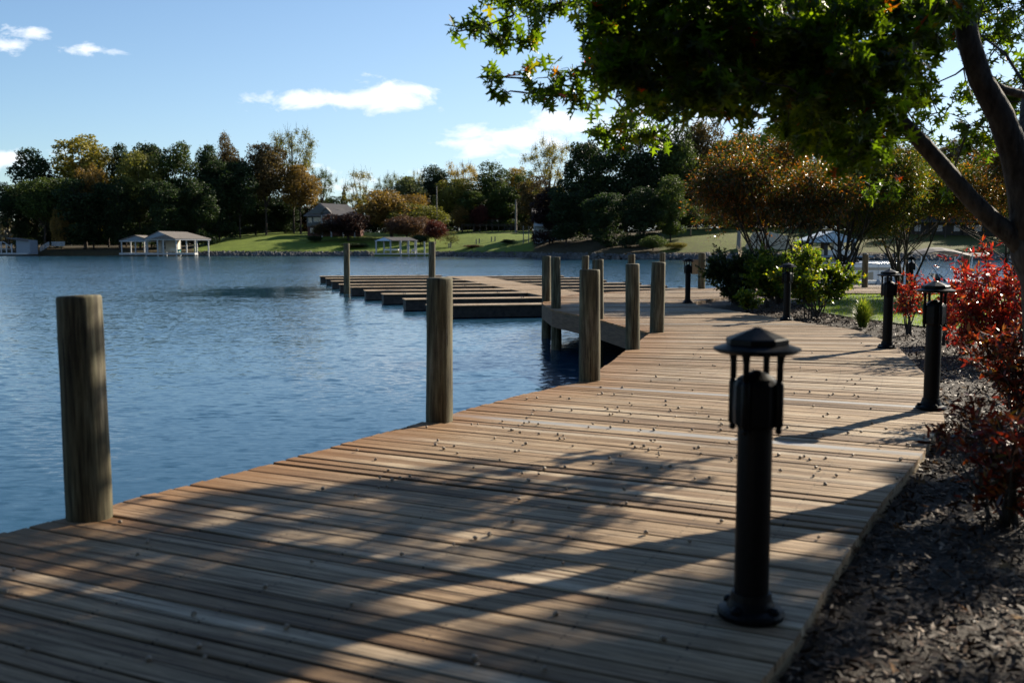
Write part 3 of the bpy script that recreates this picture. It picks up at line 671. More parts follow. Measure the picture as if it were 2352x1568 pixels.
# ------------------------------------------------------------------ floating dock
DZ = -.55
dock = empty('floating_dock', (0, 50, 0), label='low grey floating dock with a central walkway and finger piers on both sides', cat='dock')
dock.location = (0, 0, 0)
w0, w1 = Vector((-3.3, 66.6)), Vector((3.6, 35.2)); wd = (w1-w0).normalized(); wn = Vector((-wd.y, wd.x))   # wn points right/away
if wn.x < 0: wn = -wn
half = 1.15
quad = [tuple(w0-wn*half), tuple(w1-wn*half), tuple(w1+wn*half), tuple(w0+wn*half)]
fang = -math.degrees(math.atan2(wn.y, wn.x))
def slab(poly, name, ang, nb=.16, box=True, side='float_side', y0=None):
    ys = [q[1] for q in poly]; xs = [q[0] for q in poly]
    start = (min(xs)-2, min(ys)-4)
    o = build_boards(name, poly, start, max(ys)+4, M['dockwood'], lambda y: ang, wd=nb, gap=.01, parent=dock, z0=DZ, maxlen=99, stain=False)
    m = MB(); c = Vector((sum(xs)/4, sum(ys)/4)); pin = [tuple(c+(Vector(q)-c)*.985) for q in poly]
    m.poly(pin, DZ-.42, DZ-.037); m.build('float', M[side], o)
    # pale rub strip
    return o
slab(quad, 'walkway', fang)
LF = [(734, 634.6), (748, 639), (761, 645.5), (779, 653), (805, 659.5), (838, 667.5), (879, 675.5), (930, 687.5), (985, 702)]
cleat_m = MB(); cleat_m.tube([(-.13, 0, .06), (-.08, 0, .07), (.08, 0, .07), (.13, 0, .06)], [.012, .018, .018, .012], 6); cleat_m.box(-.05, -.03, -.015, .015, 0, .06); cleat_m.box(.03, .05, -.015, .015, 0, .06)
cleat_me = cleat_m.mesh('cleat'); cleat_me.materials.append(M['dark'])
def finger(tip, L2, sgn, wf=1.05):
    # tip = outer end centre of front edge
    d = wn*(-sgn)                       # from tip towards the walkway
    a = Vector(tip); b = a+d*L2; n = wd*(-1)    # away from the camera
    if n.y < 0: n = -n
    P4 = [tuple(a), tuple(b), tuple(b+n*wf), tuple(a+n*wf)]
    if sgn > 0: P4 = P4[::-1]
    o = slab(P4, 'finger_pier', fang-90 if False else fang, .16)
    for f in (.15, .8):
        c = link('cleat', cleat_me, None, o); q = a+d*L2*f+n*.12; c.location = (q.x, q.y, DZ); c.rotation_euler = (0, 0, math.atan2(wn.y, wn.x))
    return o
for (u, v) in LF:
    t = Vector(G(u, v, DZ)); s = (t-w0).dot(wn); L2 = abs(s)-half-.01
    finger(t, L2, -1)
RF = [(1297, 633.5), (1345, 638), (1395, 643.5), (1475, 649.5), (1535, 656), (1610, 662.5)]
for (u, v) in RF:
    t = Vector(G(u, v, DZ)); s = (t-w0).dot(wn); L2 = abs(s)-half-.01
    finger(t, L2, 1, .9)
# head pier at the far end
# gangway from the platform down to the floating walkway
gw = empty('gangway', (0, 0, 0), label='short wooden ramp from the raised platform down to the floating dock', cat='gangway')
m = MB(); a = Vector((3.35, 36.4)); b = Vector((4.05, 33.0)); n = wn*1.05
m.add([(a.x-n.x, a.y-n.y, DZ+.03), (a.x+n.x, a.y+n.y, DZ+.03), (b.x+n.x, b.y+n.y, -.045), (b.x-n.x, b.y-n.y, -.045),
       (a.x-n.x, a.y-n.y, DZ+.10), (a.x+n.x, a.y+n.y, DZ+.10), (b.x+n.x, b.y+n.y, -.012), (b.x-n.x, b.y-n.y, -.012)],
      [(0, 3, 2, 1), (4, 5, 6, 7), (0, 1, 5, 4), (1, 2, 6, 5), (2, 3, 7, 6), (3, 0, 4, 7)])
m.build('ramp', M['fascia_pale'], gw)
# ------------------------------------------------------------------ far structures
def window(mbname, par, x0, x1, y, z0, z1, frame='white_paint', n=1):
    m = MB(); t = .08; m.box(x0-t, x1+t, y-.05, y-.01, z0-t, z0); m.box(x0-t, x1+t, y-.05, y-.01, z1, z1+t); m.box(x0-t, x0, y-.05, y-.01, z0, z1); m.box(x1, x1+t, y-.05, y-.01, z0, z1)
    for k in range(1, n): xx = x0+(x1-x0)*k/n; m.box(xx-.04, xx+.04, y-.05, y-.012, z0, z1)
    f = m.build('window', M[frame], par)
    m = MB(); m.box(x0, x1, y-.035, y-.015, z0, z1); m.build('pane', M['glass'], f)
def FX(u, y): return AT(u, 563, y)[0]
def FZ(v, y): return AT(1176, v, y)[2]
def posts(par, lst, z0, z1, w=.22, mat='white_paint', name='post'):
    for (x, y) in lst: MB().box(x-w/2, x+w/2, y-w/2, y+w/2, z0, z1).build(name, M[mat], par)
def gable_fill(m, x0, x1, y, z0, zr, th=.1):
    m.add([(x0, y, z0), (x1, y, z0), ((x0+x1)/2, y, zr), (x0, y+th, z0), (x1, y+th, z0), ((x0+x1)/2, y+th, zr)], [(0, 1, 2), (3, 5, 4), (0, 3, 4, 1), (1, 4, 5, 2), (2, 5, 3, 0)])
# twin-gabled boathouse
Y = 224; t = empty('boathouse', (FX(365, Y), Y+4, WATER), label='white twin-roofed open boathouse with deck furniture at the foot of the lawn', cat='boathouse')
t.location = (0, 0, 0)
X = lambda u: FX(u, Y); Z = lambda v: FZ(v, Y)
def broof(x0, x1, xr, y0, y1, ze, zr, xe, par, mat='shingle', sid='grey_siding'):
    m = MB(); xm = (x0+x1)/2
    # front gable faces the water, ridge runs back and hips down on the right
    m.gable(x0, x1, y0, y1, ze, zr, 'y', .12)
    r = m.build('roof', M[mat], par)
    g = MB(); gable_fill(g, x0+.3, x1-.3, y0+.25, ze+.02, zr-.12); g.build('gable', M[sid], r)
    e = MB(); e.box(x0+.2, x1-.2, y0+.1, y0+.3, ze-.22, ze); e.box(x0+.2, x0+.35, y0+.3, y1, ze-.22, ze); e.box(x1-.35, x1-.2, y0+.3, y1, ze-.22, ze); e.build('eave_beam', M['white_paint'], par)
    return r
# left low wing
broof(X(268), X(345), 0, Y+1, Y+8, Z(553), Z(541), 0, t)
posts(t, [(X(273), Y+1.6), (X(305), Y+1.6), (X(333), Y+1.6), (X(273), Y+7), (X(305), Y+7)], Z(586), Z(553)-.2)
MB().box(X(268), X(334), Y+1.2, Y+8, Z(585), Z(581)).build('deck', M['white_paint'], t)
# main wing: ridge sideways with a front-left gable and long sunlit slope to the right
x0, x1, xr0, xr1 = X(330), X(464), X(363), X(418); ze, zr = Z(549), Z(532)
m = MB()
y0, y1 = Y, Y+9; ym = Y+4.5
# roof: ridge from (xr0) to (xr1) running slightly back; front edge at ze
A = (x0, y0, ze); B = (X(404), y0-.5, ze); C = (x1, y1-2, ze); D = (x0+1, y1, ze); R0 = (xr0, y0+.2, zr); R1 = (X(408), ym+2, zr-.1)
for q in ((A, B, R0), (B, C, R1, R0), (C, D, R1), (D, A, R0, R1)):
    n = len(q); m.add([(a, b, c+.12) for a, b, c in q]+[(a, b, c) for a, b, c in q], [tuple(range(n)), tuple(range(2*n-1, n-1, -1))]+[(i, (i+1) % n, n+(i+1) % n, n+i) for i in range(n)])
r = m.build('roof', M['shingle'], t)
g = MB(); gable_fill(g, x0+.3, X(402), y0-.12, ze+.05, zr-.05); g.build('gable', M['grey_siding'], r)
m = MB(); m.obox((x0+.2, y0+.2), (X(404)-.1, y0-.1), .15, ze-.25, ze); m.obox((X(404), y0-.3), (x1-.1, y1-2.1), .15, ze-.25, ze); m.build('eave_beam', M['white_paint'], t)
ps = []
for i, u in enumerate((334, 361, 374, 404)): ps.append((X(u), y0+.3))
for f in (.33, .62, .95): ps.append((X(404)+(x1-X(404))*f-.3, y0+(y1-2-y0)*f))
for u in (352, 385, 420): ps.append((X(u), y1-.6))
posts(t, ps, WATER-.2, ze-.2, .26)
MB().obox((X(334), y0+1.1), (X(444), y0+2), 3.2, Z(585), Z(581)).build('deck', M['white_paint'], t)
m = MB(); m.box(X(340), X(386), y1-2.5, y1-.9, Z(580), Z(551)); ww = m.build('storage_wall', M['tan_wall'], t)
window('w', ww, X(352), X(357), y1-2.5, Z(572), Z(556)); 
m = MB(); m.box(X(346), X(350), y1-2.56, y1-2.52, Z(579.5), Z(556)); m.build('door', M['white_paint'], ww)
m = MB(); m.box(X(385), X(402), y0+1.6, y0+2.1, Z(575), Z(571)); m.box(X(385), X(386), y0+1.65, y0+2.05, Z(581), Z(575)); m.box(X(401), X(402), y0+1.65, y0+2.05, Z(581), Z(575)); tag(m.build('bench', M['tan_wall']), 'long tan bench on the deck of the twin-roofed boathouse', 'bench')
for k, u in enumerate((402, 405.5)):
    m = MB(); xx = X(u); m.box(xx, xx+.5, y0+.9, y0+1.4, Z(577), Z(577)+.05); m.box(xx, xx+.5, y0+1.35, y0+1.42, Z(577)+.05, Z(572.5))
    for ax in (0, .44):
        for ay in (.9, 1.34): m.box(xx+ax, xx+ax+.06, y0+ay, y0+ay+.06, Z(581), Z(577))
    tag(m.build('deck_chair', M['teal']), 'small teal chair on the boathouse deck, ' + ('nearer the bench' if k == 0 else 'farther from the bench'), 'chair', 'teal chairs on the boathouse deck')
# open boat shelter in the centre
Y = 222; t = empty('boat_shelter', label='white open-sided boat shelter with grey roof at the centre of the far shore', cat='boat shelter')
y0, y1 = Y, Y+5; ze, zr = Z(553.5), Z(545.5); x0, x1 = X(857), X(960)
m = MB(); A = (x0, y0+1.5, ze); B = (X(902), y0-.5, ze); C = (x1, y0+1.2, ze); D = (X(920), y1+2, ze); R0 = (X(881), y0+1, zr); R1 = (X(938), y0+2.2, zr)
for q in ((A, B, R0), (B, C, R1, R0), (C, D, R1), (D, A, R0, R1)):
    n = len(q); m.add([(a, b, c+.1) for a, b, c in q]+[(a, b, c) for a, b, c in q], [tuple(range(n)), tuple(range(2*n-1, n-1, -1))]+[(i, (i+1) % n, n+(i+1) % n, n+i) for i in range(n)])
r = m.build('roof', M['shingle_dark'], t)
g = MB(); g.add([(A[0]+.2, A[1], A[2]+.03), (B[0]-.2, B[1]+.1, B[2]+.03), (R0[0], R0[1]-.1, R0[2]), (A[0]+.2, A[1]-.12, A[2]+.03), (B[0]-.2, B[1]-.08, B[2]+.03), (R0[0], R0[1]-.25, R0[2])], [(0, 1, 2), (3, 5, 4), (0, 3, 4, 1), (1, 4, 5, 2), (2, 5, 3, 0)]); g.build('gable', M['blue_siding'], r)
posts(t, [(X(862), y0+1.4), (X(879), y0+2.2), (X(897), y0+.1), (X(915), y0+3), (X(933), y0+3.2), (X(950), y0+3)], Z(583), ze, .32)
posts(t, [(X(921), y0-.3), (X(939), y0-.1), (X(956), y0)], WATER-.2, ze+.1, .26)
MB().box(X(860), X(985), y0-.6, y0+3.4, Z(584.5), Z(582)).build('deck', M['white_paint'], t)
MB().box(X(975)-.15, X(975)+.15, y0-.2, y0+.1, WATER-.2, ze-.1).build('mooring_post', M['white_paint'], t)
m = MB(); x = X(944); m.box(x, x+.9, y0+.5, y0+1.3, Z(577.5), Z(577.5)+.1); m.box(x, x+.9, y0+1.2, y0+1.3, Z(577), Z(572)); m.box(x, x+.1, y0+.5, y0+1.2, Z(582), Z(575)); m.box(x+.8, x+.9, y0+.5, y0+1.2, Z(582), Z(575))
tag(m.build('white_chair', M['white_paint']), 'white armchair on the deck of the central boat shelter', 'chair')
m = MB(); m.lathe([(.2, -.5), (1.0, -.1), (1.05, 0), (.95, 0)], 12); 
# jon boat hung under the shelter roof
m = MB(); m.poly([(X(880), y0+1.8), (X(912), y0+1.6), (X(914), y0+2.2), (X(912), y0+2.8), (X(880), y0+2.8)], Z(575), Z(572)); tag(m.build('hoisted_boat', M['white_gel']), 'pale small boat hoisted under the central boat shelter roof', 'boat')
# striped gable boathouse on the right
Y = 163; t = empty('gabled_boathouse', label='pale blue boathouse with a pediment roof behind the multi-stemmed tree on the right', cat='boathouse')
x0, x1, ze, zr = X(1854), X(1972), Z(554), Z(533)
m = MB(); m.gable(x0, x1, Y, Y+7, ze, zr, 'y', .15); r = m.build('roof', M['blue_siding'], t)
g = MB(); gable_fill(g, x0+.3, x1-.3, Y+.15, ze+.02, zr-.15); g.box(x0+.2, x1-.2, Y+.1, Y+.3, ze-.2, ze+.01); g.build('gable', M['blue_siding'], r)
posts(t, [(X(1861), Y+.6), (X(1900), Y+.6), (X(1962), Y+.6), (X(1861), Y+6), (X(1915), Y+6), (X(1962), Y+6)], WATER-.2, ze-.2, .5, 'float_side')
MB().box(X(1858), X(2010), Y+.3, Y+6.5, -.5, -.2).build('deck', M['grey_siding'], t)
m = MB(); x = X(1905); m.poly([(x, Y+2), (x+4.5, Y+2), (x+5.5, Y+3), (x+4.5, Y+4), (x, Y+4)], -.15, .7); m.box(x+1.4, x+3.2, Y+2.4, Y+3.6, .7, 1.9); tag(m.build('sheltered_boat', M['white_gel'], None), 'white boat with small cabin lifted under the pediment-roofed boathouse', 'boat')
# brick house on the lawn
Y = 262; t = empty('brick_house', label='low brick house with layered dark gables and a porch above the lawn', cat='house')
zb = 2.0
MB().box(X(705), X(790), Y+1, Y+9, zb, Z(520)).build('wall', M['brick'], t)
up = MB().box(X(704), X(768), Y+1.1, Y+8.8, Z(520), Z(497)).build('upper_wall', M['tree_shade_siding'], t)
window('w', up, X(708), X(715), Y+1.1, Z(511), Z(500.5), n=2); window('w', up, X(720), X(738), Y+1.1, Z(509), Z(499.5), n=5); window('w', up, X(742), X(747), Y+1.1, Z(514), Z(499))
m = MB(); m.gable(X(700), X(786), Y+.2, Y+10, Z(496), Z(467), 'y', .2)
m = MB(); x0_, x1_ = X(700), X(815)
A = (X(698), Y, Z(497)); B = (X(770), Y, Z(497)); C = (X(826), Y+3, Z(497)); D = (X(800), Y+12, Z(497)); R0 = (X(733), Y+2.5, Z(467)); R1 = (X(791), Y+6, Z(469))
for q in ((A, B, R0), (B, C, R1, R0), (C, D, R1), (D, A, R0, R1)):
    n = len(q); m.add([(a, b, c+.15) for a, b, c in q]+[(a, b, c) for a, b, c in q], [tuple(range(n)), tuple(range(2*n-1, n-1, -1))]+[(i, (i+1) % n, n+(i+1) % n, n+i) for i in range(n)])
r = m.build('roof', M['shingle_dark'], t)
g = MB(); gable_fill(g, X(708), X(764), Y-.1, Z(491), Z(470)); g.build('gable', M['tree_shade_siding'], r)
m = MB(); A = (X(745), Y-2.6, Z(495)); B = (X(826), Y-2.6, Z(495)); C = (X(822), Y+1.5, Z(483)); D = (X(752), Y+1.5, Z(483))
m.add([A, B, C, D, (A[0], A[1], A[2]-.15), (B[0], B[1], B[2]-.15), (C[0], C[1], C[2]-.15), (D[0], D[1], D[2]-.15)], [(0, 1, 2, 3), (7, 6, 5, 4), (0, 4, 5, 1), (1, 5, 6, 2), (2, 6, 7, 3), (3, 7, 4, 0)])
m.build('porch_roof', M['shingle_dark'], t)
m = MB(); m.gable(X(740), X(764), Y-1.4, Y+2, Z(490), Z(478), 'y', .12); pr = m.build('porch_gable_roof', M['shingle_dark'], t)
g = MB(); gable_fill(g, X(742), X(762), Y-1.2, Z(489.5), Z(479)); g.build('gable', M['tree_shade_siding'], pr)
posts(t, [(X(744), Y-2.2), (X(765), Y-2.2), (X(792), Y-2.2), (X(818), Y-2.2)], Z(545), Z(495), .3)
m = MB(); m.box(X(742), X(822), Y-2.5, Y+1, Z(519), Z(516)); m.build('porch_floor', M['white_paint'], t)
MB().box(X(790), X(826), Y+1.5, Y+8, zb, Z(497)).build('wing_wall', M['brick'], t)
window('w', t, X(712), X(719), Y+1, Z(535), Z(524))
# grey cottage with red roof
Y = 285; t = empty('cottage', label='grey cottage with dark red gambrel roof behind the rail fence', cat='house')
zb = Z(522)-1.5
w_ = MB().box(X(1085), X(1215), Y+3, Y+10, zb, Z(500)).build('wall', M['grey_siding'], t)
window('w', w_, X(1157), X(1161), Y+3, Z(508), Z(501)); window('w', w_, X(1176), X(1181), Y+3, Z(518), Z(500)); window('w', w_, X(1140), X(1144), Y+3, Z(514), Z(503))
m = MB()
zA, zB, zC = Z(500), Z(492), Z(487)
prof = [(Y-1, Z(502)), (Y+2.2, Z(494)), (Y+4.5, Z(486.5)), (Y+8, Z(487)), (Y+11, Z(500))]
xa, xb = X(1086), X(1152)
for (ya, za), (yb, zb_) in zip(prof, prof[1:]):
    m.add([(xa, ya, za), (xb, ya, za), (xb, yb, zb_), (xa, yb, zb_), (xa, ya, za-.2), (xb, ya, za-.2), (xb, yb, zb_-.2), (xa, yb, zb_-.2)], [(0, 1, 2, 3), (7, 6, 5, 4), (0, 4, 5, 1), (1, 5, 6, 2), (2, 6, 7, 3), (3, 7, 4, 0)])
m.build('roof', M['red_roof'], t)
m = MB(); m.add([(xb, ya_, za_) for ya_, za_ in prof[1:]]+[(xb+.1, ya_, za_) for ya_, za_ in prof[1:]], [(0, 1, 2, 3), (7, 6, 5, 4)]); m.build('gable_end', M['grey_siding'], t)
m = MB(); m.gable(X(1150), X(1216), Y+1.5, Y+11, Z(501), Z(491), 'x', .15); m.build('wing_roof', M['red_roof'], t)
posts(t, [(X(u), Y-.6) for u in (1087, 1101, 1114, 1131)], zb, Z(501.5), .3)
# split rail fence
t = empty('rail_fence', label='dark low rail fence curving along the drive before the grey cottage', cat='fence')
pp = [(X(u), 272+0*(u-1060)/130) for u in np.linspace(1066, 1200, 11)]
zf = FZ(519, 272)
for x, y in pp: MB().box(x-.12, x+.12, y-.12, y+.12, hterr(x, y)-.2, zf+.55).build('fence_post', M['bark_dark'], t)
for dz in (.0, .35): MB().box(pp[0][0], pp[-1][0], 271.95, 272.05, zf+dz, zf+dz+.14).build('rail', M['bark_dark'], t)
# shaded lakeside house half hidden on the right
Y = 215; t = empty('lake_house', label='blue-grey two-storey house half hidden in the deep shade of the trees', cat='house')
zb = hterr(X(1260), Y)-.5
w_ = MB().box(X(1228), X(1300), Y, Y+9, zb, Z(492)).build('wall', M['blue_siding'], t)
for u in (1234, 1252, 1275, 1286): window('w', w_, X(u), X(u+7), Y, Z(512), Z(499), n=2)
for u in (1238, 1268): window('w', w_, X(u), X(u+10), Y, Z(541), Z(528), n=2)
m = MB(); m.gable(X(1222), X(1306), Y-1, Y+10, Z(492), Z(479), 'x', .2); m.build('roof', M['shingle_dark'], t)
m = MB(); m.box(X(1225), X(1298), Y-2.5, Y, Z(521), Z(519)); 
for u in range(1226, 1299, 4): m.box(X(u), X(u)+.1, Y-2.5, Y-2.4, Z(519), Z(511))
m.box(X(1225), X(1298), Y-2.52, Y-2.38, Z(511.5), Z(510)); m.build('balcony', M['white_paint'], t)
posts(t, [(X(1202), Y-2), (X(1214), Y-2), (X(1228), Y-2)], zb, Z(519), .2, 'pole_wood')
# shed, railings and dock at far left
Y = 232; t = empty('shed', label='small grey boat shed with a dark overhanging roof at the far left shore', cat='shed')
MB().box(X(37), X(68), Y, Y+4, Z(583), Z(552)).build('wall', M['grey_siding'], t)
m = MB(); x0, x1 = X(18), X(66); m.add([(x0, Y-.6, Z(546)), (x1, Y-.6, Z(552)), (x1, Y+4.5, Z(552)), (x0, Y+4.5, Z(546)), (x0, Y-.6, Z(548)), (x1, Y-.6, Z(554.5)), (x1, Y+4.5, Z(554.5)), (x0, Y+4.5, Z(548))], [(0, 1, 2, 3), (7, 6, 5, 4), (0, 4, 5, 1), (1, 5, 6, 2), (2, 6, 7, 3), (3, 7, 4, 0)]); m.build('roof', M['shingle_dark'], t)
MB().box(X(-20), X(66), Y-1, Y+4.2, Z(584.5), Z(581)).build('platform', M['white_paint'], t)
t = empty('white_railing', label='white picket railing stepping down the bank beside the far left shed', cat='railing')
m = MB(); zr_ = Z(556); 
for k in range(18): x = X(96)+(X(126)-X(96))*k/17; m.box(x-.05, x+.05, Y+5, Y+5.1, Z(564), Z(556))
m.box(X(95), X(127), Y+4.98, Y+5.12, Z(556), Z(555)); m.box(X(95), X(127), Y+4.98, Y+5.12, Z(565), Z(564)); m.build('level_rail', M['white_paint'], t)
m = MB()
for k in range(12):
    f = k/11; x = X(73)+(X(94)-X(73))*f; z0_ = Z(577)+(Z(565)-Z(577))*f; m.box(x-.05, x+.05, Y+4, Y+4.1, z0_, z0_+.95)
for dz in (0, .95): m.tube([(X(73), Y+4.05, Z(577)+dz), (X(94), Y+4.05, Z(565)+dz)], .08, 4)
m.build('stair_rail', M['white_paint'], t)
t = empty('pergola', label='white open pergola frame on the dock at the left edge of the picture', cat='pergola')
for u in (-12, 4, 16, 28): MB().box(X(u)-.12, X(u)+.12, Y-.4, Y-.15, Z(583), Z(560 if u > 10 else 556)).build('post', M['white_paint'], t)
m = MB(); m.tube([(X(-12), Y-.3, Z(556)), (X(10), Y-.3, Z(556)), (X(30), Y-.3, Z(569))], .1, 4); m.tube([(X(-12), Y-.3, Z(572)), (X(28), Y-.3, Z(572))], .06, 4); m.build('beam', M['white_paint'], t)
# poles
def pole(u, v0, v1, y, r, lab, arm=False):
    t = empty('utility_pole', (FX(u, y), y, 0), label=lab, cat='utility pole', group='utility poles on the far shore')
    z0 = hterr(FX(u, y), y)-.3
    MB().tube([(0, 0, z0), (0, 0, FZ(v0, y))], [r, r*.7], 8).build('pole', M['pole_wood'], t)
    if arm: MB().box(-.9, .9, -.06, .06, FZ(v0, y)-.7, FZ(v0, y)-.55).build('crossarm', M['pole_wood'], t)
pole(1004, 427, 520, 255, .17, 'thin dark utility pole rising beside the red-leaved tree')
pole(1185, 458, 522, 262, .3, 'pale weathered utility pole at the end of the grey cottage')
pole(1697, 530, 560, 172, .45, 'short grey pole standing in the brown leaves on the right-hand hill')
# lawn posts in pairs
for i, (u, v) in enumerate(((1031, 577), (1035, 577), (1094, 572), (1101, 573), (1129, 566), (1137, 568))):
    y = 232; x = FX(u, y); z = hterr(x, y)
    tag(MB().box(x-.13, x+.13, y-.13, y+.13, z-.2, z+1.1).build('lawn_post', M['pole_wood']), 'short weathered post standing on the far lawn by the shrubs', 'post', 'short posts on the far lawn')
# tan tarp shelter on the right hill
y = 171; x = FX(1768, y); z = hterr(x, y); m = MB(); m.add([(x-4, y, z-.2), (x+3.6, y, z-.2), (x+3.2, y, z+2.2), (x-.4, y, z+3.1), (x-2.2, y, z+2.9), (x-4, y+3, z-.2), (x+3.6, y+3, z-.2), (x+3.2, y+3, z+2.2), (x-.4, y+3, z+3.1), (x-2.2, y+3, z+2.9)], [(0, 1, 2, 3, 4), (9, 8, 7, 6, 5), (0, 5, 6, 1), (1, 6, 7, 2), (2, 7, 8, 3), (3, 8, 9, 4), (4, 9, 5, 0)])
tag(m.build('canvas_shelter', M['beige']), 'low tan canvas shelter on the right-hand hillside behind the bare stems', 'shelter')
# long low dark house on the right behind the trees
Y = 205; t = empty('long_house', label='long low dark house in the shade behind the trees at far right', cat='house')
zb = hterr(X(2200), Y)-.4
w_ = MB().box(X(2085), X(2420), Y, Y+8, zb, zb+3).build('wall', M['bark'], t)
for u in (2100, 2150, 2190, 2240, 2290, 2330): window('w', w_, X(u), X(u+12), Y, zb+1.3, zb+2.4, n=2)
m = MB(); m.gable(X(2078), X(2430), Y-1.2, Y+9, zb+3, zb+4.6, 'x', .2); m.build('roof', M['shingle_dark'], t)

# ------------------------------------------------------------------ boats by the walkway
def loft(m, secs, z_of=None):
    """secs: list of (x, [(y,z)...]) closed rings with equal counts"""
    n = len(secs[0][1]); vs = [(x, y, z) for x, r in secs for y, z in r]; fs = []
    for i in range(len(secs)-1):
        for k in range(n): fs.append((i*n+k, i*n+(k+1) % n, (i+1)*n+(k+1) % n, (i+1)*n+k))
    fs.append(tuple(range(n-1, -1, -1))); fs.append(tuple((len(secs)-1)*n+k for k in range(n))); m.add(vs, fs); return m
Y = 56
t = empty('pontoon_boat', (FX(2085, Y), Y, WATER), label='white and beige pontoon boat moored behind the far walkway', cat='boat')
# local coords: bow at x=0, hull to -x; z from water
Lb = 6.6; zd = (FZ(643, Y)-WATER); zt = FZ(603, Y)-WATER; 
for yy_ in (-.9, .9):
    m = MB(); m.tube([(-Lb, yy_, .12), (-.5, yy_, .12), (-.1, yy_, .2), (.25, yy_, .36)], [.30, .30, .26, .05], 14); m.build('pontoon', M['metal'], t, smooth=True)
MB().box(-Lb, .05, -1.2, 1.2, zd-.16, zd).build('deck', M['white_gel'], t)
def fence(name, pts):
    m = MB()
    for a, b in zip(pts, pts[1:]): m.obox(a, b, .05, zd+.03, zt-.06)
    o = m.build(name, M['white_gel'], t)
    m = MB(); m.tube([(x, y, zt-.03) for x, y in pts], .045, 8); m.build('rail', M['metal'], o, smooth=True)
    m = MB()
    for a, b in zip(pts, pts[1:]):
        d = (Vector(b)-Vector(a)).normalized(); n = Vector((d.y, -d.x))*.04
        m.obox(Vector(a)+n+d*.1, Vector(b)+n-d*.1, .015, zd+(zt-zd)*.60, zd+(zt-zd)*.75)
    m.build('stripe', M['beige'], o); return o
fence('side_panel', [(-Lb+.2, -1.15), (-.9, -1.15)]); fence('bow_panel', [(-.86, -1.15), (-.15, -1.02), (-.02, -.6), (-.02, .6), (-.15, 1.0), (-.9, 1.15)]); fence('side_panel', [(-.95, 1.15), (-Lb+.2, 1.15)])
m = MB(); m.add([(-4.4, -1.19, zd+.06), (-2.3, -1.19, zd+.06), (-2.3, -1.19, zd+.5), (-3.0, -1.19, zd+.38), (-3.6, -1.19, zd+.12), (-4.4, -1.18, zd+.06), (-2.3, -1.18, zd+.06), (-2.3, -1.18, zd+.5), (-3.0, -1.18, zd+.38), (-3.6, -1.18, zd+.12)], [(4, 3, 2, 1, 0), (5, 6, 7, 8, 9), (0, 1, 6, 5)]); m.build('swoosh', M['beige'], t)
m = MB(); m.box(-2.6, -.5, .55, 1.08, zd, zt-.12); m.box(-2.6, -.5, .95, 1.1, zt-.12, zt+.06); m.box(-.55, -.15, -.9, .9, zd, zt-.15); m.build('seats', M['white_gel'], t, bevel=.04)
m = MB(); m.box(-3.5, -2.9, -.9, -.3, zd, zt); m.add([(-3.4, -.9, zt), (-2.95, -.9, zt), (-3.05, -.85, zt+.2), (-3.35, -.85, zt+.28), (-3.4, -.3, zt), (-2.95, -.3, zt), (-3.05, -.35, zt+.2), (-3.35, -.35, zt+.28)], [(0, 1, 2, 3), (7, 6, 5, 4), (0, 3, 7, 4), (1, 5, 6, 2), (3, 2, 6, 7)]); m.build('console', M['dark'], t, bevel=.03)
m = MB(); m.tube([(-5.6, -1.05, zt), (-4.4, -1.05, zt+.22), (-4.2, -1.0, zt+.16)], .05, 8); m.tube([(-5.6, 1.05, zt), (-4.4, 1.05, zt+.22)], .05, 8); m.tube([(-5.4, -1.05, zt+.05), (-4.3, -1.05, zt+.14)], .09, 8); m.build('folded_bimini', M['canvas'], t)
m = MB(); m.lathe([(.02, 0), (.09, .03), (.1, .1), (.1, .34), (.07, .42), (.02, .46)], 12, (-2.05, -1.29, .18)); m.tube([(-2.05, -1.27, .6), (-2.05, -1.22, zt)], .012, 5); m.build('fender', M['white_paint'], t, smooth=True)
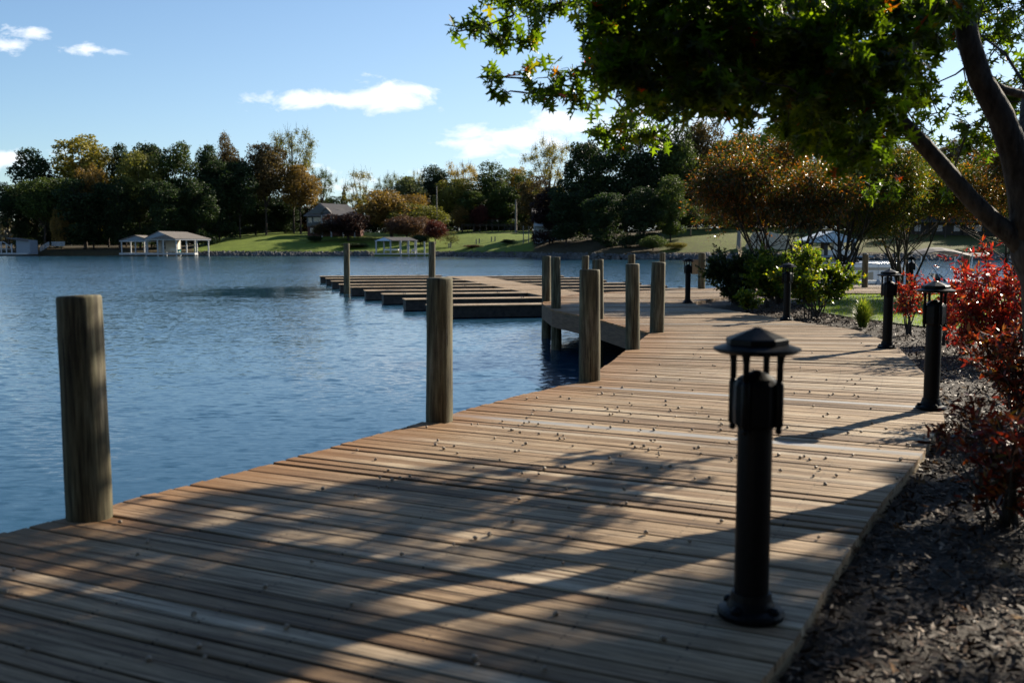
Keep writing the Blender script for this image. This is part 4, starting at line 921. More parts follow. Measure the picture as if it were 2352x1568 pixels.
# slip pier beside it
t2 = empty('slip_pier', label='low dock with dark sides in front of the pontoon boat', cat='dock')
Yp = 50.5; m = MB(); m.box(FX(1760, Yp), FX(2090, Yp), Yp, Yp+1.6, -.95, -.62); m.build('float', M['float_side'], t2)
m = MB(); x = FX(1760, Yp)
while x < FX(2090, Yp): m.box(x, x+.14, Yp-.04, Yp+1.64, -.617, -.58); x += .15
m.build('decking', M['pole_wood'], t2)
def runabout(u0, u1, Y, lab, zt, group=None):
    xa, xb = FX(u0, Y), FX(u1, Y); Lh = xb-xa
    t = empty('motorboat', (xa, Y, WATER), label=lab, cat='boat'); h = zt-WATER
    secs = []
    for f, wd_, dz in ((0, .95, 0), (.25, 1.0, 0), (.55, 1.0, .02), (.75, .82, .08), (.9, .45, .16), (1, .06, .24)):
        secs.append((Lh*f, [(-wd_*.75, -.12+dz*1.2), (wd_*.75, -.12+dz*1.2), (wd_, h*.7+dz), (wd_*.97, h+dz), (-wd_*.97, h+dz), (-wd_, h*.7+dz)]))
    m = MB(); loft(m, secs); m.build('hull', M['white_gel'], t, bevel=.02)
    m = MB(); m.box(.5, Lh*.55, -.7, .7, h+.003, h+.02); m.build('cockpit', M['dark'], t)
    m = MB(); m.add([(Lh*.55, -.75, h), (Lh*.55, .75, h), (Lh*.47, .62, h+.4), (Lh*.47, -.62, h+.4), (Lh*.55-.03, -.75, h), (Lh*.55-.03, .75, h), (Lh*.47-.03, .62, h+.4), (Lh*.47-.03, -.62, h+.4)], [(0, 1, 2, 3), (7, 6, 5, 4), (0, 3, 7, 4), (1, 5, 6, 2), (2, 6, 7, 3)]); m.build('windscreen', M['glass'], t)
    m = MB(); m.box(-.25, .05, -.2, .2, .2, h+.25); m.build('engine', M['dark'], t, bevel=.05)
    m = MB(); m.tube([(.1, -.99, h*.78), (Lh*.55, -1.03, h*.8), (Lh*.75, -.86, h*.84)], .03, 6); m.build('rub_rail', M['dark'], t)
    return t, Lh, h
t, Lh, h = runabout(2048, 2262, 50, 'white motorboat with a raised grey canopy behind the red shrub', -.32)
xc = lambda u: FX(u, 50)-FX(2048, 50); zc = lambda v: FZ(v, 50)-WATER
m = MB(); secs = []
for f in np.linspace(0, 1, 9):
    x = xc(2092)+(xc(2255)-xc(2092))*f; zz = zc(583)+(.28*math.sin(math.pi*min(1, f*1.3+.05)))
    secs.append((x, [(-1.0, zz-.12), (-.55, zz), (0, zz+.05), (.55, zz), (1.0, zz-.12), (1.0, zz-.16), (.55, zz-.04), (0, zz+.01), (-.55, zz-.04), (-1.0, zz-.16)]))
loft(m, secs); m.build('canopy', M['canvas'], t, smooth=False)
m = MB()
for s in (-.95, .95):
    m.tube([(xc(2105), s, zc(585)), (xc(2152), s, h)], .03, 6); m.tube([(xc(2188), s, zc(582)), (xc(2145), s, h)], .03, 6); m.tube([(xc(2215), s, zc(583)), (xc(2210), s, h)], .03, 6); m.tube([(xc(2100), s, zc(588)), (xc(2096), s, h)], .025, 6)
m.build('canopy_frame', M['metal'], t)
m = MB(); m.box(xc(2058), xc(2102), -.7, .5, h, zc(629)); m.build('sun_pad', M['white_gel'], t, bevel=.05)
runabout(2302, 2460, 47, 'white motorboat at the right edge partly hidden by red leaves', -.42)
# dark litter bin behind the bright shrub
t = empty('litter_bin', (*G(1857, 688), 0), label='dark round litter bin half hidden behind the bright green shrub', cat='litter bin')
m = MB(); m.lathe([(.24, 0), (.27, .1), (.28, .8), (.26, .82)], 20); m.build('body', M['dark'], t)
m = MB(); m.lathe([(.30, .82), (.30, .88), (.22, 1.02), (.1, 1.1), (.01, 1.11)], 20); m.build('lid', M['metal'], t)

# ------------------------------------------------------------------ far trees
LEAF4 = np.array([(-.5, 0, 0), (0, -.45, .08), (.5, 0, 0), (0, .45, .1)])
def crown_cloud(seed, nl, nlobe, A, zlow, lobe, hollow=.7, size=.021, p=2.6, inner=.0, fat=1.0):
    """crown of overlapping leafy lobes, one unit wide and A units tall, squeezed to unit height at the end"""
    g = np.random.default_rng(seed)
    cz = A*(1+zlow)/2; rz = A*(1-zlow)/2
    # spread the lobe centres evenly over a rounded, slightly lopsided crown
    C = []
    while len(C) < nlobe:
        d = unit(g.normal(size=3)); best = max((unit(g.normal(size=3)) for _ in range(14)), key=lambda q: min([9]+[np.linalg.norm(q-c0) for c0 in C])) if C else d
        C.append(best)
    C = np.array(C); k_ = (np.abs(C)**p).sum(1)**(-1/p)
    lr = g.uniform(*lobe, nlobe)
    wob = 1+.24*np.sin(C[:, 0]*3+seed)*np.cos(C[:, 1]*2+seed*2)+.12*np.sin(C[:, 2]*5+seed)-g.uniform(0, .30, nlobe)
    ins = np.where(g.random(nlobe) < .25, .5, 1.0)
    C = C*(k_*wob*ins)[:, None]*np.array([(.5-lobe[0])*fat, (.5-lobe[0])*fat, rz-lobe[0]]); C[:, 2] += cz
    w = lr**2; k = g.choice(nlobe, nl, p=w/w.sum()); dd = unit(g.normal(size=(nl, 3))+np.array([0, 0, .25]))
    r = lr[k]*g.uniform(hollow, 1.05, nl)*np.where(g.random(nl) < .14, g.uniform(1.0, 1.32, nl), 1.0)*(1+.16*np.sin(dd[:, 0]*9+k)*np.sin(dd[:, 1]*8+k*2)+.10*np.sin(dd[:, 2]*13+k*3))
    P = C[k]+dd*r[:, None]
    nr = unit(dd*.8+g.normal(size=(nl, 3))*.6+np.array([0, 0, .3])); V = place(LEAF4, P, unit(g.normal(size=(nl, 3))), nr, g.uniform(.6, 1.35, nl)*size)
    V[:, 2] /= A; C[:, 2] /= A
    return V, C, lr
def tree_proto(seed, kind):
    if kind == 'round': V, C, lr = crown_cloud(seed, 15000, 34, 1.75, .30, (.13, .20), size=.031)
    elif kind == 'full': V, C, lr = crown_cloud(seed, 19000, 46, 2.0, .03, (.13, .19), size=.036)
    elif kind == 'low': V, C, lr = crown_cloud(seed, 15000, 34, .95, .12, (.12, .18), size=.027)
    elif kind == 'sparse': V, C, lr = crown_cloud(seed, 10000, 44, 1.9, .32, (.08, .15), hollow=.1, size=.019)
    elif kind == 'bare': V, C, lr = crown_cloud(seed, 8000, 36, 1.4, .15, (.09, .16), hollow=.1, size=.019)
    elif kind == 'cone':
        g = np.random.default_rng(seed); n = 9000; z = 1-np.sqrt(g.random(n))*.94; a = g.uniform(0, 2*np.pi, n); r = (1-z)*.5*(1+.25*np.sin(z*40))*g.uniform(.6, 1.05, n)
        P = np.stack([r*np.cos(a), r*np.sin(a), z], 1); V = place(LEAF4, P, unit(g.normal(size=(n, 3))), unit(np.stack([np.cos(a), np.sin(a), a*0+.6], 1)+g.normal(size=(n, 3))*.6), np.full(n, .03)); C = np.zeros((1, 3))+np.array([0, 0, .9]); lr = [1]
    me = mesh_const('crown', V, 4); me.materials.append(M['far_leaf'])
    rg = random.Random(seed); m = MB(); zt = .9 if kind in ('sparse', 'bare', 'cone') else .55
    m.tube([(0, 0, -.06), (rg.uniform(-.01, .01), 0, .15), (rg.uniform(-.02, .02), rg.uniform(-.02, .02), .35), (rg.uniform(-.03, .03), 0, zt)], [.026, .020, .015, .004], 7)
    for c in C[:18]:
        z0 = max(.12, c[2]*.55); m.tube([(0, 0, z0), (c[0]*.5, c[1]*.5, z0+(c[2]-z0)*.45), tuple(c)], [.010, .007, .003], 5)
    if kind in ('bare', 'sparse'):
        for c in C:
            for q in range(5): m.tube([tuple(c), (c[0]+rg.uniform(-.08, .08), c[1]+rg.uniform(-.08, .08), c[2]+rg.uniform(.02, .13 if kind == 'sparse' else .22))], [.0035, .001], 3, cap=False)
    tm = m.mesh('trunk'); tm.materials.append(M['bark_dark'])
    return me, tm
PROTO = {k: [tree_proto(100+i*17+j, k) for j in range(n)] for i, (k, n) in enumerate((('round', 4), ('full', 3), ('low', 3), ('sparse', 2), ('bare', 1), ('cone', 1)))}
CN = {'dk': ((.036, .064, .022), 'dark green'), 'gn': ((.085, .125, .03), 'mid green'), 'ol': ((.19, .19, .04), 'olive green'), 'yg': ((.34, .29, .05), 'yellow-green'),
      'gy': ((.19, .22, .10), 'grey-green'), 'ye': ((.48, .33, .04), 'golden yellow'), 'or': ((.27, .17, .045), 'orange-brown'), 'br': ((.115, .080, .030), 'brownish green'),
      'rd': ((.13, .03, .025), 'red'), 'mr': ((.045, .020, .018), 'dark maroon'), 'pk': ((.16, .085, .06), 'dusty pink')}
tcount = 0
def far_tree(u, vt, w, vb, s, kind, col, lab, group='trees on the far shore', name='tree', sink=.15):
    """u centre column, vt top row, w crown width px, vb: None for ground; s = metres behind the water line"""
    global tcount
    y = shore(u)+s; x = FX(u, y); zb = hterr(x, y)-sink if vb is None else FZ(vb, y); ztop = FZ(vt, y); H = ztop-zb; W = w/F*y
    pr = PROTO[kind]; cm, tm = pr[tcount % len(pr)]; tcount += 1
    t = empty(name, (x, y, zb), random.uniform(0, 6.28), lab, 'tree' if name.endswith('tree') else name, group); t.scale = (W*1.1, W*1.1, H)
    c = bpy.data.objects.new('crown', cm); COL.objects.link(c); c.parent = t
    r, g_, b = CN[col][0]; j = random.uniform(.88, 1.15); c.color = (r*j, g_*j, b*j, 1)
    tr = bpy.data.objects.new('trunk', tm); COL.objects.link(tr); tr.parent = t
    return t
T = [
 # left wood
 (20, 416, 82, 10, 'round', 'dk', 'dark leaning tree at the left edge, lowest of the wood'),
 (85, 344, 112, 22, 'full', 'dk', 'dark tall tree with a ragged top near the left end of the wood'),
 (105, 397, 118, 12, 'round', 'gn', 'mid-green rounded tree low in front at the left end of the wood'),
 (198, 306, 135, 30, 'full', 'yg', 'big pale yellow-green tree, brightest top of the left wood'),
 (250, 322, 80, 34, 'sparse', 'yg', 'thin yellow-green treetop beside the brightest one'),
 (215, 372, 78, 15, 'low', 'or', 'orange tree glowing in the middle of the left wood'),
 (195, 410, 118, 10, 'full', 'dk', 'dark tree below the orange one at the water'),
 (290, 333, 72, 34, 'full', 'dk', 'dark treetop in the dip behind the left wood'),
 (348, 306, 84, 30, 'full', 'dk', 'dark rounded tree standing highest at the middle of the left wood'),
 (322, 345, 104, 18, 'round', 'ol', 'olive tree in front of the highest dark one'),
 (412, 328, 98, 24, 'full', 'gn', 'mid-green tree right of the middle of the wood'),
 (380, 400, 90, 14, 'full', 'dk', 'dark tree directly behind the twin-roofed boathouse'),
 (275, 410, 95, 12, 'full', 'dk', 'dark tree just left of the twin-roofed boathouse'),
 (455, 410, 90, 20, 'full', 'dk', 'dark tree at the shaded edge of the lawn'),
 (487, 320, 70, 34, 'round', 'dk', 'dark tree with sky gaps below it, right part of the wood'),
 (530, 316, 62, 42, 'round', 'br', 'brownish rounded top in the right part of the wood'),
 (505, 372, 88, 30, 'full', 'dk', 'dark tree filling the wood above the lawn corner'),
 (552, 366, 92, 34, 'round', 'dk', 'dark green tree on a clear straight trunk on the lawn crest'),
 (612, 316, 100, 40, 'round', 'br', 'brown-green tree with forked trunk on the lawn crest'),
 (588, 440, 88, 48, 'full', 'dk', 'low dark evergreen mass behind the two lawn trunks'),
 (655, 455, 80, 52, 'full', 'dk', 'low dark evergreen behind the lawn, left of the brick house'),
 (676, 276, 104, 48, 'sparse', 'ol', 'tallest tree of the far shore, sparse with bare limbs'),
 (692, 370, 98, 44, 'round', 'or', 'orange-brown tree under the tallest one, beside the brick house'),
 (742, 375, 58, 62, 'sparse', 'gn', 'small green tree behind the orange-brown one'),
 (140, 480, 40, 6, 'low', 'or', 'small rust-coloured tree over the white railing at far left'),
 (60, 470, 60, 14, 'full', 'dk', 'dark low tree above the far left shed'),
 # centre
 (792, 424, 38, 66, 'cone', 'dk', 'dark narrow conifer behind the brick house roof'),
 (770, 450, 60, 70, 'full', 'dk', 'dark evergreen mass behind the brick house'),
 (828, 398, 98, 60, 'bare', 'yg', 'half-bare yellow tree with upright twigs, centre of the far shore'),
 (897, 388, 58, 85, 'sparse', 'gy', 'thin grey-green treetop behind the round orange tree'),
 (946, 398, 92, 75, 'round', 'gy', 'grey-green rounded tree behind the round orange tree'),
 (963, 382, 32, 95, 'sparse', 'yg', 'slender yellowish treetop in the centre skyline'),
 (900, 432, 165, 34, 'low', 'or', 'broad domed orange-olive tree behind the central boat shelter'),
 (962, 466, 135, 32, 'low', 'ol', 'lower olive dome leaning right of the orange-olive tree'),
 (935, 488, 105, 20, 'low', 'pk', 'dusty pink-leaved tree right above the central boat shelter'),
 (1000, 503, 58, 14, 'low', 'rd', 'small dark red tree beside the guide piling'),
 (1003, 376, 72, 80, 'round', 'dk', 'dark green tree left of the golden one'),
 (1066, 361, 84, 82, 'sparse', 'ye', 'golden yellow-topped tree highest in the centre group'),
 (1052, 404, 108, 70, 'round', 'ol', 'olive tree in front of the golden-topped one'),
 (1130, 379, 92, 80, 'round', 'gn', 'mid-green rounded tree right of the golden-topped one'),
 (1092, 440, 90, 66, 'full', 'gn', 'mid-green tree behind the cottage roof'),
 (1182, 382, 52, 92, 'round', 'ye', 'small golden-brown treetop in the skyline dip'),
 (1204, 391, 54, 80, 'full', 'gn', 'green tree just right of the small golden-brown top'),
 (1160, 430, 80, 72, 'full', 'gn', 'bushy green tree above the cottage'),
 (1103, 468, 42, 62, 'low', 'rd', 'red tree beside the cottage roof'),
 (1063, 470, 46, 60, 'low', 'or', 'small rust tree left of the red one by the cottage'),
 (1020, 470, 60, 72, 'full', 'dk', 'dark undergrowth tree left of the rust tree'),
 (800, 486, 116, 20, 'low', 'mr', 'dark maroon tree shading the front of the brick house'),
 (736, 513, 44, 18, 'round', 'br', 'small ornamental tree in a round bed on the lawn'),
 (966, 536, 44, 12, 'low', 'dk', 'dark rounded bush right of the central boat shelter'),
 # right
 (1262, 300, 96, 34, 'sparse', 'yg', 'tall sparse yellow tree with visible limbs, left of the dark wood'),
 (1232, 402, 98, 32, 'full', 'br', 'brownish tree below the tall sparse yellow one'),
 (1262, 430, 90, 16, 'full', 'mr', 'dark reddish-brown tree shading the hidden house'),
 (1345, 306, 100, 30, 'full', 'dk', 'dark tree, left peak of the right-hand wood'),
 (1300, 410, 92, 12, 'full', 'dk', 'dark low tree at the water in the right-hand wood'),
 (1405, 330, 120, 34, 'full', 'dk', 'dark tree just right of the left peak of the right-hand wood'),
 (1388, 430, 100, 12, 'full', 'dk', 'dark low tree at the shaded waterline'),
 (1478, 300, 120, 36, 'full', 'dk', 'dark tree under the bright oak leaves'),
 (1470, 430, 96, 12, 'full', 'dk', 'dark bushy tree right of the shaded waterline'),
 (1555, 296, 110, 40, 'round', 'gn', 'green tree behind the hanging oak leaves'),
 (1540, 400, 80, 16, 'full', 'gn', 'leafy green tree leaning over the right-hand rubble shore'),
 (1600, 275, 110, 48, 'round', 'br', 'brown-tinged tree top beside the orange tree'),
 (1585, 465, 66, 24, 'round', 'gn', 'small green tree with trunk on the leaf-strewn hill'),
 (1640, 360, 110, 60, 'full', 'br', 'brown tree at the top of the leaf-strewn hill'),
 (1720, 340, 120, 66, 'full', 'or', 'orange tree on the hill behind the multi-stemmed tree'),
 (1800, 360, 130, 70, 'full', 'dk', 'dark tree on the hilltop behind the multi-stemmed tree'),
 (1880, 430, 90, 60, 'low', 'ye', 'yellow lit tree seen between the bare stems'),
 (1930, 350, 120, 75, 'full', 'gn', 'green tree on the hill above the pediment-roofed boathouse'),
 (2030, 370, 130, 40, 'round', 'dk', 'dark tree with thick trunk right of the pediment-roofed boathouse'),
 (2126, 380, 120, 44, 'round', 'br', 'brown tree with thin trunk above the pontoon boat'),
 (2215, 380, 110, 40, 'round', 'dk', 'dark tree with thin trunk above the boat canopy'),
 (2244, 400, 120, 56, 'round', 'gn', 'green tree behind the long low house'),
 (2330, 370, 130, 40, 'round', 'br', 'brown-green tree behind the oak trunk'),
 (2080, 430, 110, 75, 'full', 'dk', 'dark tree filling the background right of the yellow lit tree'),
 (2170, 430, 110, 78, 'full', 'gn', 'green tree filling the background behind the long low house'),
 (2290, 430, 120, 80, 'full', 'dk', 'dark tree in the background left of the oak trunk'),
 (2400, 400, 130, 60, 'full', 'dk', 'dark tree at the right edge of the picture'),
 (1660, 300, 150, 52, 'full', 'ol', 'olive tree top between the brown-tinged tree and the orange ones'),
 (1760, 290, 160, 58, 'full', 'gn', 'tall green tree behind the fan of bare stems'),
 (1860, 300, 160, 60, 'full', 'br', 'tall brownish tree behind the fan of bare stems'),
 (1975, 320, 160, 56, 'full', 'ol', 'tall olive tree behind the second fan-stemmed tree'),
 (2090, 330, 160, 60, 'full', 'or', 'tall orange tree behind the pontoon boat'),
 (2200, 320, 160, 62, 'full', 'br', 'tall brown tree left of the oak trunk'),
 (2310, 330, 160, 58, 'full', 'or', 'tall orange tree behind the oak trunk'),
 (2460, 330, 150, 30, 'full', 'dk', 'dark tree added just outside the right edge to shade the hillside, near the rubble shore'),  # this and the next two: unseen trees added to throw shade on the hill
 (2560, 330, 150, 45, 'full', 'dk', 'second dark tree added outside the right edge to shade the hillside'),
 (2680, 330, 160, 36, 'full', 'dk', 'third dark tree added outside the right edge to shade the hillside'),
 (1985, 430, 60, 24, 'full', 'dk', 'dark bushy tree standing right behind the pediment-roofed boathouse'),
 (2290, 430, 80, 26, 'round', 'dk', 'dark tree near the rubble shore beside the oak trunk'),
 (2170, 400, 90, 30, 'round', 'dk', 'dark tree on a thin trunk between the two boats'),
 (1740, 430, 80, 46, 'round', 'dk', 'small dark tree casting shade over the tan shelter'),
 (1560, 330, 130, 50, 'full', 'br', 'brownish tree filling the gap left of the orange trees'),
]
for (u, vt, w, s, k, c, lab) in T: far_tree(u, vt, w, None, s, k, c, lab)
# backdrop row deeper in the wood
for i, (u, vt) in enumerate(((160, 420), (240, 400), (330, 410), (420, 410), (500, 420), (575, 430), (640, 440), (720, 455), (860, 455), (940, 440), (1020, 450), (1110, 440), (1190, 430), (1290, 430), (1380, 420), (1460, 410), (1545, 400), (1620, 420), (1690, 430), (1760, 425), (1840, 430), (1905, 415), (1975, 430), (2060, 440), (2150, 435), (2230, 430), (2310, 440), (2390, 430))):
    far_tree(u, vt, 125, None, 84+7*(i % 3), 'full', ('dk', 'gn', 'dk', 'br')[i % 4], 'shaded tree in the dark back row of the far wood', 'back row of the far wood', sink=5.0)
# shrubs on the far lawn
def far_shrub(u, vt, w, vb, s, c, lab, kind='low'):
    t = far_tree(u, vt, w, None, s, kind, c, lab, 'shrubs on the far shore', 'shrub')
far_shrub(1036, 533, 46, 577, 10, 'ol', 'vase-shaped loose shrub on the far lawn', 'bare')
far_shrub(722, 540, 34, 570, 16, 'dk', 'dark bush beside the small ornamental tree')
far_shrub(1166, 549, 34, 562, 14, 'dk', 'dark clipped bush on the far lawn by the lawn posts')
far_shrub(1085, 562, 40, 575, 8, 'pk', 'low dry-flowered shrub on the far lawn')
far_shrub(813, 556, 60, 577, 7, 'dk', 'dark low bushes left of the central boat shelter')
far_shrub(413, 574, 12, 582, 4, 'dk', 'tiny round bush where rubble meets the boathouse')
far_shrub(1500, 540, 60, 582, 5, 'gn', 'leafy bush at the start of the right-hand rubble shore')
far_shrub(1555, 555, 50, 585, 6, 'yg', 'yellowish low growth at the foot of the leaf-strewn hill')
# distant wooded band seen through the left gap
dv = []
for _ in range(260):
    u = random.uniform(-500, 700); y = random.uniform(470, 560); x = FX(u, y); r = random.uniform(5, 9)
    n = 90; dd = unit(rng.normal(size=(n, 3))); P = np.array([x, y, 3])+dd*np.array([r, r, r*1.0])+np.array([0, 0, 3.5]); dv.append(place(LEAF4, P, unit(rng.normal(size=(n, 3))), dd, np.full(n, 2.2)))
o = link('distant_woods', mesh_const('distant_woods', np.concatenate(dv), 4), M['far_leaf']); o.color = (.17, .15, .10, 1); tag(o, 'hazy brown woods beyond the far left shore', 'woods', kind='stuff')
# ------------------------------------------------------------------ near vegetation
LANCE = [np.array([(0, 0, 0), (.14, .3, .05), (.12, .62, .03), (0, 1, -.12), (-.12, .62, .03), (-.14, .3, .05)]), [(0, 1, 2, 3, 4, 5)]]
OVAL = [np.array([(0, 0, 0), (.27, .3, .05), (.25, .7, .04), (0, 1, -.02), (-.25, .7, .04), (-.27, .3, .05)]), [(0, 1, 2, 3, 4, 5)]]
_rs = [(.03, .15), (.27, .09), (.19, .19), (.07, .27), (.10, .36), (.45, .40), (.36, .50), (.10, .50), (.11, .60), (.31, .78), (.13, .73), (.05, .82)]
_ov = [(0, 0, 0), (0, 1, -.05)]+[(x, y, .22*x) for x, y in _rs]+[(-x, y, .22*x) for x, y in _rs]
OAK = [np.array(_ov), [tuple([0]+list(range(2, 14))+[1]), tuple([1]+list(range(25, 13, -1))+[0])]]
def leaves_mesh(name, T, P, yd, nr, size, mat):
    me = mesh_template(name, place(T[0], P, yd, nr, size), T[1], len(T[0])); me.materials.append(mat); return me

def shrub(u, v, W, H, nst, nsub, nlf, T, lsz, mat, lab, seed, zb=-.07, group=None, lo=.18, name='shrub', yoff=0, spread=1.0, upr=.5, stemr=.012, x=None, y=None, catn='shrub', flat=None):
    g = np.random.default_rng(seed)
    if x is None: x, y = G(u, v, zb); y += yoff
    t = empty(name, (x, y, zb), 0, lab, catn, group); m = MB(); P = []; D = []
    for i in range(nst):
        a = g.uniform(0, 2*math.pi); r = W/2*math.sqrt(g.random())*spread; h = H*g.uniform(.72, 1.0)*(1-.35*(r/(W/2))**2.5)
        b = np.array([g.normal()*W*.05, g.normal()*W*.05, -.03]); tip = np.array([r*math.cos(a), r*math.sin(a), h])
        mid = b*.5+tip*.5+np.array([g.normal()*.05*W, g.normal()*.05*W, h*.08])-np.array([tip[0], tip[1], 0])*.12
        pts = [b*(1-s)**2+2*s*(1-s)*mid+tip*s*s for s in (0, .25, .5, .75, 1)]
        m.tube([tuple(p) for p in pts], [stemr, stemr*.8, stemr*.6, stemr*.4, stemr*.2], 5, cap=False)
        for k in range(nsub):
            s = lo+(1-lo)*g.random()**.75; p0 = b*(1-s)**2+2*s*(1-s)*mid+tip*s*s
            dd = g.normal(size=3); dd[2] = abs(dd[2])*upr+.2*upr; dd += np.array([tip[0], tip[1], 0])*.6/W; dd = dd/np.linalg.norm(dd)
            Ls = g.uniform(.10, .26)*(W+H)/2.2; p1 = p0+dd*Ls
            m.tube([tuple(p0), tuple(p1)], [stemr*.3, stemr*.12], 3, cap=False)
            q = g.random((nlf, 1))**.8; pp = p0+(p1-p0)*q+g.normal(size=(nlf, 3))*.012
            ld = unit(dd*.7+unit(g.normal(size=(nlf, 3)))*.9+np.array([0, 0, .15])); P.append(pp); D.append(ld)
    m.build('stems', M['bark'], t)
    P = np.concatenate(P); D = np.concatenate(D); P[:, 2] = np.maximum(P[:, 2], .03)
    nr = unit(np.array([0, 0, .7])+g.normal(size=P.shape)*.6)
    link('foliage', leaves_mesh('foliage', T, P, D, nr, g.uniform(.65, 1.2, len(P))*lsz, M[mat]), None, t)
    return t
GG = 'green shrubs in the garden island'
shrub(1692, 699, 1.75, 1.50, 28, 34, 18, OVAL, .075, 'holly_dark', 'dense dark green shrub at the tip of the garden island', 21, group=GG, lo=.08)
shrub(1765, 704, 1.5, 1.46, 20, 32, 18, OVAL, .072, 'holly_leaf', 'light green sprawling shrub between the dark shrub and a bollard light', 22, group=GG, lo=.25, spread=1.1)
shrub(1872, 729, 1.75, 1.52, 18, 32, 18, OVAL, .075, 'holly_leaf', 'brightest yellow-green shrub with bare grey stems at its foot', 23, group=GG, lo=.35, spread=1.1, stemr=.018)
shrub(1722, 719, .65, .62, 9, 14, 14, OVAL, .06, 'holly_leaf', 'small low yellow-green shrub at the edge of the deck', 24, group=GG)
shrub(1800, 690, 1.4, 1.42, 14, 26, 18, OVAL, .07, 'holly_dark', 'deep green shrub behind the brightest shrub', 25, group=GG)
RG = 'red-leaved shrubs in the mulch bed'
shrub(2088, 768, .75, 1.05, 8, 13, 11, LANCE, .085, 'red_leaf', 'small open red shrub with bare stems, behind the second bollard light', 31, group=RG, lo=.35, stemr=.016)
shrub(2165, 790, .9, 1.0, 10, 14, 10, LANCE, .085, 'red_leaf', 'leggy red shrub just behind the nearest standing bollard at the deck bend', 32, group=RG, lo=.3)
shrub(2300, 822, 1.6, 1.66, 22, 17, 11, LANCE, .105, 'red_leaf', 'tallest bright red shrub rising in front of the lake', 33, group=RG, lo=.15)
shrub(2215, 812, .9, .85, 10, 12, 10, LANCE, .085, 'red_leaf', 'low red shrub at the left foot of the tallest red shrub', 36, group=RG, lo=.2)
shrub(2350, 985, .95, .95, 15, 14, 10, LANCE, .085, 'red_dark', 'orange, yellow and red shrub at the right edge below the tallest one', 34, group=RG, lo=.2)
shrub(0, 0, .95, .74, 14, 11, 10, LANCE, .075, 'red_dark', 'dark blurred red-green shrub nearest the camera at the right edge', 35, group=RG, lo=.15, x=2.82, y=5.55)
# grass tuft
def tuft(u, v, W, H, n, mat, lab, seed, zb=-.07, name='grass_tuft', wbl=.008, x=None, y=None):
    g = np.random.default_rng(seed)
    if x is None: x, y = G(u, v, zb)
    vs = []; 
    for i in range(n):
        a = g.uniform(0, 2*math.pi); r = W/2*g.random()**.6; h = H*g.uniform(.55, 1.05)*(1-.45*(2*r/W)**2); b = np.array([math.cos(a), math.sin(a)])*g.uniform(0, .07)
        tip = np.array([math.cos(a)*r, math.sin(a)*r]); side = np.array([-math.sin(a), math.cos(a), 0])*wbl*g.uniform(.6, 1.2)
        pr = None
        for s in (0, .35, .65, .88, 1.0):
            xy = b+(tip-b)*s**1.7; z = h*(1-(1-s)**1.9)*(1-.12*s*s*(r*2/W)); p = np.array([xy[0], xy[1], z]); w_ = side*(1-s**2*.95)
            cur = (p-w_, p+w_)
            if pr is not None: vs += [pr[0], pr[1], cur[1], cur[0]]
            pr = cur
    me = mesh_const(name, np.array(vs), 4); me.materials.append(M[mat]); o = link(name, me); o.location = (x, y, zb); tag(o, lab, 'ornamental grass'); return o
tuft(1981, 752, .95, .62, 650, 'tuft', 'bright green fountain-shaped grass tuft at the deck edge', 41)
tuft(1683, 684, .6, 1.66, 200, 'plume', 'pale dry plume grass showing above the dark green shrub', 42, wbl=.014, x=AT(1700, 560, 28.5)[0], y=28.5)
# lawn blades
n = 60000; xs = rng.uniform(6, 26, n); ys = rng.uniform(15.5, 32.5, n)
LP = LAWN; keep = [i for i in range(n) if inpoly(xs[i], ys[i], LP)]
P = np.stack([xs[keep], ys[keep], np.full(len(keep), -.06)], 1); nn = len(P)
BL = np.array([(-.5, 0, 0), (.5, 0, 0), (0, 1, .1)])
yd = unit(np.array([0, 0, 1.0])+rng.normal(size=(nn, 3))*.35); V = place(BL, P, yd, unit(rng.normal(size=(nn, 3))), np.stack([np.full(nn, .014), rng.uniform(.04, .085, nn), np.full(nn, .05)], 1))
me = mesh_const('grass', V, 3); tag(link('grass', me, M['blade']), 'short green grass of the garden lawn', 'grass', kind='stuff')
# mulch chips: near and far
CH = np.array([(-.5, -.5, 0), (.5, -.5, .05), (.5, .5, 0), (-.5, .5, .07)])
def chips(n, x0, x1, y0, y1, smin, smax, fy=None):
    xs = rng.uniform(x0, x1, n); ys = y0+(y1-y0)*rng.random(n)**1.4; ok = []
    for i in range(n):
        if inpoly(xs[i], ys[i], LAND) and not inpoly(xs[i], ys[i], DECK) and not inpoly(xs[i], ys[i], LAWN): ok.append(i)
    k = len(ok); P = np.stack([xs[ok], ys[ok], -.08+rng.uniform(0, .035, k)], 1); s = rng.uniform(smin, smax, k)
    return place(CH, P, unit(rng.normal(size=(k, 3))*np.array([1, 1, .35])), unit(rng.normal(size=(k, 3))*.55+np.array([0, 0, 1.0])), np.stack([s*.38, s*1.3, s], 1))
V = np.concatenate([chips(42000, .2, 4.6, 1.5, 9, .014, .040), chips(42000, 2.5, 14, 8, 24, .02, .05), chips(14000, 6, 20, 20, 33, .03, .06)])
tag(link('mulch', mesh_const('mulch', V, 4), M['chip']), 'dark glossy wood-chip mulch beside the boardwalk', 'mulch', kind='stuff')
